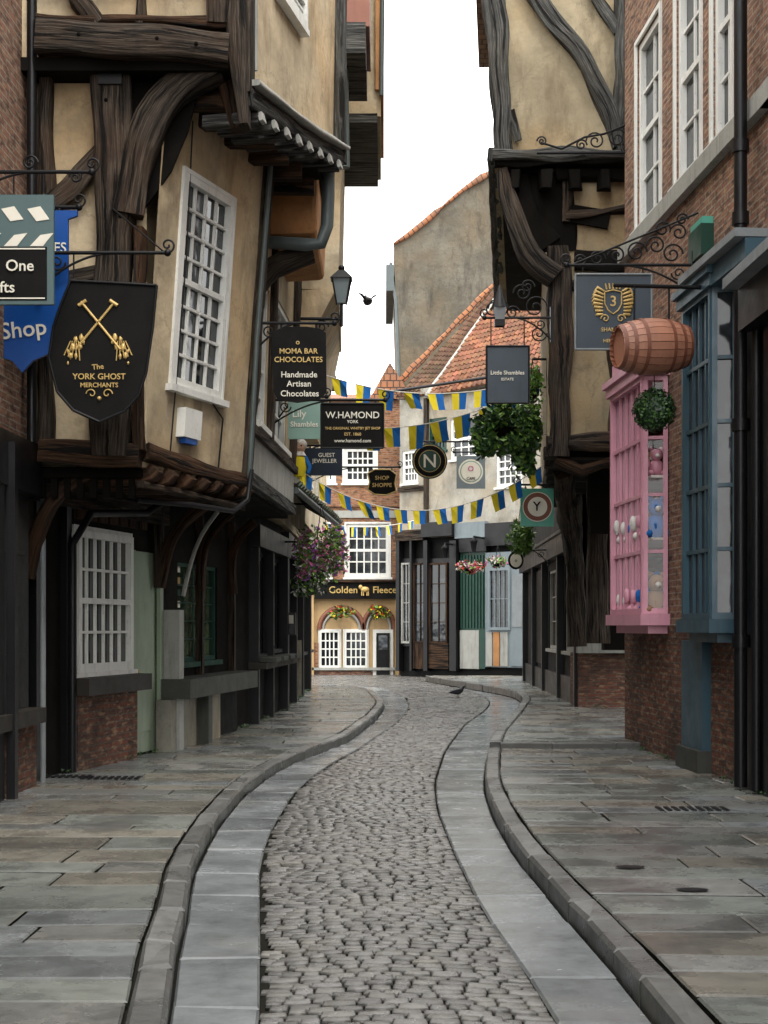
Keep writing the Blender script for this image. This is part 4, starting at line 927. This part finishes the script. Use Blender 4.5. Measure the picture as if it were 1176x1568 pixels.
ln=g.p('iron_lantern'); x=X(765,20); ln.prism([(x-.07,19.93),(x+.07,19.93),(x+.07,20.07),(x-.07,20.07)],Z(500,20),Z(490,20),'iron'); ln.hexa([(x-.05,19.95,Z(500,20)),(x+.05,19.95,Z(500,20)),(x+.05,20.05,Z(500,20)),(x-.05,20.05,Z(500,20))],[(x-.09,19.91,Z(472,20)),(x+.09,19.91,Z(472,20)),(x+.09,20.09,Z(472,20)),(x-.09,20.09,Z(472,20))],'lead'); ln.tube([(x,20,Z(472,20)),(x,20,Z(448,20)),(x,20,Z(436,20))],[.12,.05,.01],'iron',8)
g.done()
g=sign('crest_hanging_sign',15.6,rect(881,420,998,535),'slate',[('3',939,462,16,'gold'),('SHAMBLES',940,505,6,'gold'),('HERITAGE',940,522,5,'gold')],'lead',(1062,405,868),[(893,420),(985,420)],
  scr=[(1030,388,.12,1,1),(1005,375,.11,-1,1),(975,385,.12,1,1),(945,390,.10,-1,1),(1015,350,.09,1,1),(1040,355,.1,-1,1),(915,395,.09,1,1),(890,398,.07,-1,1),(1045,335,.07,1,1)])
ky=g.p('gilt_crest'); d=15.59
cp=lambda u,v:(X(939+u,d),d,Z(v,d))
ky.tube([cp(-13,447),cp(-13,465),cp(-8,475),cp(0,481),cp(8,475),cp(13,465),cp(13,447),cp(0,444),cp(-13,447)],.009,'gold',6)
for s in (-1,1):
    for k in range(8):
        a_=k*.33; ky.tube([cp(s*(14+2*math.sin(a_)),446+k*5),cp(s*(24+6*math.sin(a_*1.3)),440+k*6),cp(s*(30+3*math.sin(a_*2)),447+k*5)],[.012,.02,.004],'gold',6)
    ky.scroll(cp(s*12,488),.05,'gold',s,1,1.2,.008)
for k in range(-2,3): ky.tube([cp(k*5,443),cp(k*6,434)],.010,'gold',6)
g.p('iron_bracket').tube([(X(868,15.6),15.62,Z(408,15.6)),(X(1070,15.6),15.62,Z(325,15.6))],.012,'iron',6)
g.done()
g=sign('round_clock_sign',32,ell(790,858,12,14,20),'blkm',[('o',790,858,5,'blkm')],None,(840,842,788),[(790,846)],[(ell(790,858,9,10.5,20),'offw')]); g.done()
g=G('wrought_iron_bracket'); ir=g.p('ironwork'); d=19.4
pp=lambda u,v:(X(u,d),d,Z(v,d))
ir.tube([pp(968,234),pp(822,234)],.022,'iron'); ir.tube([pp(968,150),pp(970,238)],.02,'iron'); ir.tube([pp(968,186),pp(950,195),pp(925,205),pp(895,210),pp(860,228),pp(828,218)],.016,'iron',6)
for (u,v,r,a,b) in ((945,212,.14,1,1),(912,216,.13,-1,1),(890,222,.08,1,1),(830,216,.07,-1,1),(958,228,.06,-1,-1)): ir.scroll(pp(u,v),r,'iron',a,b)
g.done()
# cask hanging sign + topiary
g=G('hanging_barrel'); br=g.p('staves'); hp=g.p('hoops'); d=14.6; c=V((X(998,d),d,Z(531,d))); ax=V((1,.22,.05)).normalized(); Ln=.76
up=V((0,0,1)); s1=ax.cross(up).normalized(); s2=s1.cross(ax)
def prof(t): return .205+.085*(1-(2*t-1)**2)
ns=22; nt_=12
for k in range(ns):
    vs=[];uv=[]; 
    for i in range(nt_+1):
        t=i/nt_; r=prof(t)
        for a in (k+.04,k+.96):
            th=2*math.pi*a/ns; vs.append(c+ax*((t-.5)*Ln)+(s1*math.cos(th)+s2*math.sin(th))*r)
        for a in (k+.04,k+.96):
            th=2*math.pi*a/ns; vs.append(c+ax*((t-.5)*Ln)+(s1*math.cos(th)+s2*math.sin(th))*(r-.02))
    fs=[]
    for i in range(nt_):
        b=i*4
        for (p_,q_) in ((0,1),(0,2),(1,3)): fs.append((b+p_,b+q_,b+4+q_,b+4+p_)); uv.append([(i*.06,k*1.3+p_*.1),(i*.06,k*1.3+q_*.1),((i+1)*.06,k*1.3+q_*.1),((i+1)*.06,k*1.3+p_*.1)])
    br.mesh(vs,fs,'barrel',uv)
for t in (.06,.94):
    cc=c+ax*((t-.5)*Ln); r=prof(t)-.01; br.mesh([cc+(s1*math.cos(2*math.pi*i/24)+s2*math.sin(2*math.pi*i/24))*r for i in range(24)],[tuple(range(24))],'barrel')
for t in (.03,.15,.31,.69,.85,.97):
    r0,r1=prof(max(0,t-.025))+.008,prof(min(1,t+.025))+.008; vs=[]
    for (tt,r) in ((t-.025,r0),(t+.025,r1)):
        vs+=[c+ax*((tt-.5)*Ln)+(s1*math.cos(2*math.pi*i/28)+s2*math.sin(2*math.pi*i/28))*r for i in range(28)]
    hp.mesh(vs,[(i,(i+1)%28,28+(i+1)%28,28+i) for i in range(28)],'redb',smooth=True)
for t in (.25,.75): 
    q=c+ax*((t-.5)*Ln); hp.tube([q+V((0,0,.26)),q+V((0,0,.62))],.01,'iron',6)
hp.tube([c+V((-.4,-.05,.62)),c+V((1.0,.1,.62))],.022,'iron')
g.done()
g=G('topiary_ball'); t=g.p('foliage'); c=V((X(1002,14.7),14.7,Z(628,14.7))); t.ball(c,.185,'leafd',14,10,.05)
for _ in range(1800):
    n=V((random.gauss(0,1),random.gauss(0,1),random.gauss(0,1))).normalized(); p=c+n*R(.17,.232); a=(n+V((R(-1,1),R(-1,1),R(-1,1)))*.7).normalized(); b=a.orthogonal().normalized(); b=Matrix.Rotation(R(0,6),3,a)@b; tt=a.cross(b); k=.02
    t.face([p-b*k,p+tt*k*.6,p+b*k,p-tt*k*.6],random.choice(['leafd','leafd','leaf']))
g.p('chain').tube([c+V((0,0,.2)),c+V((0,0,.42))],.006,'iron',6); g.done()

# ================= hanging plants =================
def basket(name,c,rad,n,size,mats,up=.7,hang=.0,wall=None,extra=()):
    g=G(name); c=V(c); f=g.p('plants'); f.leaves(c,rad,n,size,mats,hang)
    for (dx,dz,rr,nn) in extra: f.leaves(c+V((dx,0,dz)),rr,nn,size,mats,hang)
    b=g.p('basket'); vs=[]
    k=14; r=rad[0]*.45
    for i in range(5):
        th=i/4*math.pi/2
        vs+=[c+V((r*math.cos(th)*math.cos(2*math.pi*j/k),r*math.cos(th)*math.sin(2*math.pi*j/k),-.05-r*.8*math.sin(th))) for j in range(k)]
    b.mesh(vs,[(i*k+j,i*k+(j+1)%k,(i+1)*k+(j+1)%k,(i+1)*k+j) for i in range(4) for j in range(k)],'dark',smooth=True)
    for a in (0,2.1,4.2): b.tube([c+V((r*math.cos(a),r*math.sin(a),0)),c+V((0,0,up))],.006,'iron',5)
    if wall is not None: b.tube([c+V((0,0,up)),V((wall,c.y,c.z+up))],.018,'iron')
    g.done()
basket('hanging_flower_basket',(X(492,24),24,Z(840,24)),(.40,.35,.42),2300,.05,['leaf','leafl','leafl','leaf','pinkf','purf','leafl','whf','pinkf'],.75,.2,-1.95)
basket('hanging_flower_basket.001',(X(482,26),26,Z(880,26)),(.40,.3,.32),1000,.05,['leafd','leaf','leafl','whf'],.6,.2,-1.95)
basket('trailing_ivy_basket',(X(776,22),22,Z(652,22)),(.50,.4,.36),2200,.07,['leaf','leaf','leafd','leafd','leafl'],.6,.2,2.5,[(.25,-.42,(.16,.2,.28),350),(-.3,-.22,(.18,.2,.2),250)])
basket('trailing_ivy_basket.001',(X(815,21.8),21.8,Z(600,21.8)),(.16,.2,.45),500,.05,['leafl','leaf','leafl'],.5,.0,2.5)
basket('hanging_fern_basket',(X(797,30),30,Z(818,30)),(.30,.3,.36),900,.06,['leafl','leaf','leafl'],.6,.0,3.9)
basket('hanging_flower_basket.002',(X(720,42),42,Z(868,42)),(.36,.3,.18),350,.07,['leaf','leafl','redf','whf','pinkf'],.5,.0,None)
basket('hanging_flower_basket.003',(X(762,42),42,Z(860,42)),(.3,.3,.15),250,.07,['leaf','leafl','whf','pinkf'],.5,.0,None)
# ================= bunting =================
def bunting(name,p0,p1,sag,n,fw,fh):
    g=G(name); c=g.p('cord'); f=g.p('flags'); p0=V(p0);p1=V(p1)
    P_=lambda t: p0.lerp(p1,t)-V((0,0,sag*4*t*(1-t)))
    c.tube([P_(i/30) for i in range(31)],.008,'offw',5)
    Ln=(p1-p0).length
    for i in range(n):
        t0=(i+.2+R(-.06,.06))/n; t1=t0+fw/Ln; a=P_(t0);b=P_(t1); w=V((R(-.02,.09),R(-.10,.10),0)); dr=V((0,0,-fh*R(.8,1.08)))
        m=a.lerp(b,.5); bw=V((0,R(-.05,.05),0)); tp=(b-a)*.10
        q=[a+dr*.5+w*.4+bw+tp*.5,m+dr*.5+w*.5-bw,b+dr*.5+w*.4+bw-tp*.5]; e=[a+dr+w*1.2+tp,m+dr+w-bw,b+dr+w*1.1-tp]
        for (x,y,m_) in ((0,1,'yelf'),(1,2,'bluef')):
            top=[a,m,b]
            f.face([top[x],top[y],q[y],q[x]],m_); f.face([q[x],q[y],e[y],e[x]],m_)
    g.done()
def WP(u,v,d): return (X(u,d),d,Z(v,d))
bunting('bunting',WP(500,575,22),WP(830,575,22),.28,9,.24,.29)
bunting('bunting.001',WP(545,655,28),WP(800,600,27),.22,7,.34,.42)
bunting('bunting.002',WP(452,715,23),WP(832,712,23),.72,13,.21,.27)
bunting('bunting.003',WP(474,796,36),WP(640,795,40),.2,9,.22,.27)
# ================= street lamp on bracket =================
g=G('wall_lantern'); ir=g.p('ironwork'); y=21.; x=X(523,y); zb=Z(465,y); zt=Z(428,y)
ir.hexa([(x-.07,y-.07,zb),(x+.07,y-.07,zb),(x+.07,y+.07,zb),(x-.07,y+.07,zb)],[(x-.13,y-.13,zt),(x+.13,y-.13,zt),(x+.13,y+.13,zt),(x-.13,y+.13,zt)],'greyblue')
for sx in (-1,1):
    for sy in (-1,1): ir.tube([(x+sx*.072,y+sy*.072,zb),(x+sx*.134,y+sy*.134,zt)],.012,'iron',6)
ir.hexa([(x-.16,y-.16,zt),(x+.16,y-.16,zt),(x+.16,y+.16,zt),(x-.16,y+.16,zt)],[(x-.05,y-.05,zt+.13),(x+.05,y-.05,zt+.13),(x+.05,y+.05,zt+.13),(x-.05,y+.05,zt+.13)],'iron'); ir.ball((x,y,zt+.17),.05,'iron',8,6)
ir.tube([(x,y,zb),(x,y,Z(500,y))],.025,'iron'); ir.tube([(x,y,Z(488,y)),(-1.45,y,Z(488,y))],.025,'iron'); ir.scroll((x-.3,y,Z(488,y)-.12),.11,'iron')
g.done()
# ================= pigeons =================
def pigeon(name,c,fly,s=1.,yaw=0.):
    g=G(name); b=g.p('body'); rt=Matrix.Rotation(yaw,3,'Z'); c=V(c); T=lambda p: c+rt@(V(p)*s)
    b.tube([T(p) for p in ((-.17,0,.10),(-.12,0,.105),(-.05,0,.11),(.02,0,.12),(.07,0,.145),(.095,0,.18),(.11,0,.205),(.135,0,.205),(.15,0,.20))],[x*s for x in (.012,.03,.055,.062,.05,.03,.026,.024,.006)],'pigeon',10)
    b.tube([T((.145,0,.203)),T((.17,0,.195))],[.008*s,.002*s],'blkm',6)
    b.mesh([T(p) for p in ((-.11,-.025,.105),(-.11,.025,.105),(-.23,.045,.085),(-.23,-.045,.085))],[(0,1,2,3)],'blkm')
    w=g.p('wings')
    for k in (-1,1):
        if fly: w.mesh([T(p) for p in ((.05,k*.03,.14),(-.06,k*.03,.13),(-.11,k*.11,.19),(-.14,k*.2,.20),(.0,k*.17,.24),(.06,k*.10,.22))],[(0,1,2,5),(2,3,4,5)],'pigeon')
        else:
            w.mesh([T(p) for p in ((.05,k*.052,.14),(.0,k*.066,.16),(-.12,k*.04,.13),(-.19,k*.012,.10),(-.08,k*.062,.09),(.02,k*.062,.095))],[(0,1,2,3,4,5)],'pigeon')
            w.tube([T((0,k*.022,.07)),T((.005,k*.024,.03)),T((0,k*.024,.0))],.005*s,'redb',5); w.tube([T((-.015,k*.024,.003)),T((.035,k*.024,.003))],.004*s,'redb',5)
    g.done()
pigeon('pigeon',(X(701,33.5),33.5,.035),False,1.25,.4)
pigeon('flying_pigeon',WP(563,474,20),True,1.0,1.9)
# ================= hanging puppet figure =================
g=G('hanging_puppet'); b=g.p('figure'); d=23.; c=V(WP(458,690,d))
b.ball(c+V((0,0,.05)),(.10,.10,.12),'skin'); b.ball(c+V((0,.03,.10)),(.12,.11,.11),'whf',10,8,.12); b.ball(c+V((0,-.1,.03)),.025,'skin',8,6)
for k in (-1,1): b.ball(c+V((k*.04,-.09,.07)),.014,'blkm',6,5); b.tube([c+V((k*.08,0,-.1)),c+V((k*.17,-.02,-.26)),c+V((k*.15,-.08,-.38))],[.045,.04,.03],'bluef'); b.tube([c+V((k*.05,0,-.38)),c+V((k*.07,-.03,-.6)),c+V((k*.06,-.08,-.62))],[.055,.04,.03],'yelf')
b.tube([c+V((0,0,-.05)),c+V((0,0,-.12)),c+V((0,0,-.3)),c+V((0,0,-.42))],[.04,.11,.12,.09],'yelf',12); b.tube([c+V((0,0,-.02)),c+V((0,0,-.09))],[.08,.12],'whf',10); b.tube([c+V((0,0,.18)),c+V((0,0,.5))],.006,'iron',5); b.tube([c+V((0,0,.5)),V((-1.64,d,c.z+.5))],.012,'iron',5)
g.done()
# ================= railings =================
g=G('iron_railings'); r=g.p('bars'); 
for i in range(16):
    y=40.8; x=X(812,y)+i*.085; r.tube([(x,y,.15),(x,y,Z(905,y) if i%5 else Z(860,y))],.014,'iron',6)
for v in (912,970): r.tube([(X(810,40.8),40.8,Z(v,40.8)),(X(812,40.8)+1.3,40.8,Z(v,40.8))],.02,'iron',6)
g.done()

# ================= world, sun, camera =================
sc=bpy.context.scene
wd=bpy.data.worlds.new('World'); sc.world=wd; wd.use_nodes=True; nt=wd.node_tree; bg=nt.nodes['Background']
sky=nt.nodes.new('ShaderNodeTexSky'); sky.sky_type='NISHITA'; sky.sun_disc=False; sky.sun_elevation=math.radians(55); sky.sun_rotation=math.radians(160); sky.air_density=1.; sky.dust_density=4
mx=nt.nodes.new('ShaderNodeMix'); mx.data_type='RGBA'; mx.inputs[0].default_value=.8; mx.inputs[7].default_value=(31.5,31.5,31,1)
nt.links.new(sky.outputs[0],mx.inputs[6]); nt.links.new(mx.outputs[2],bg.inputs[0]); bg.inputs[1].default_value=.15
sl=bpy.data.lights.new('sun','SUN'); sl.energy=1.5; sl.angle=math.radians(12); sl.color=(1,.94,.85); so=bpy.data.objects.new('sun',sl); sc.collection.objects.link(so)
az=math.radians(160); el=math.radians(55); dv=V((math.sin(az)*math.cos(el),math.cos(az)*math.cos(el),math.sin(el))); so.rotation_euler=dv.to_track_quat('Z','Y').to_euler(); so.location=(0,0,30)
cam=bpy.data.cameras.new('camera'); co=bpy.data.objects.new('camera',cam); sc.collection.objects.link(co); sc.camera=co
co.location=(0,0,CH); co.rotation_euler=(math.pi/2,0,0); cam.sensor_fit='VERTICAL'; cam.sensor_height=36; cam.lens=50; cam.shift_y=(HV-784)/1568; cam.clip_end=1500; cam.clip_start=.1
sc.view_settings.view_transform='Standard'; sc.view_settings.look='None'; sc.view_settings.exposure=0
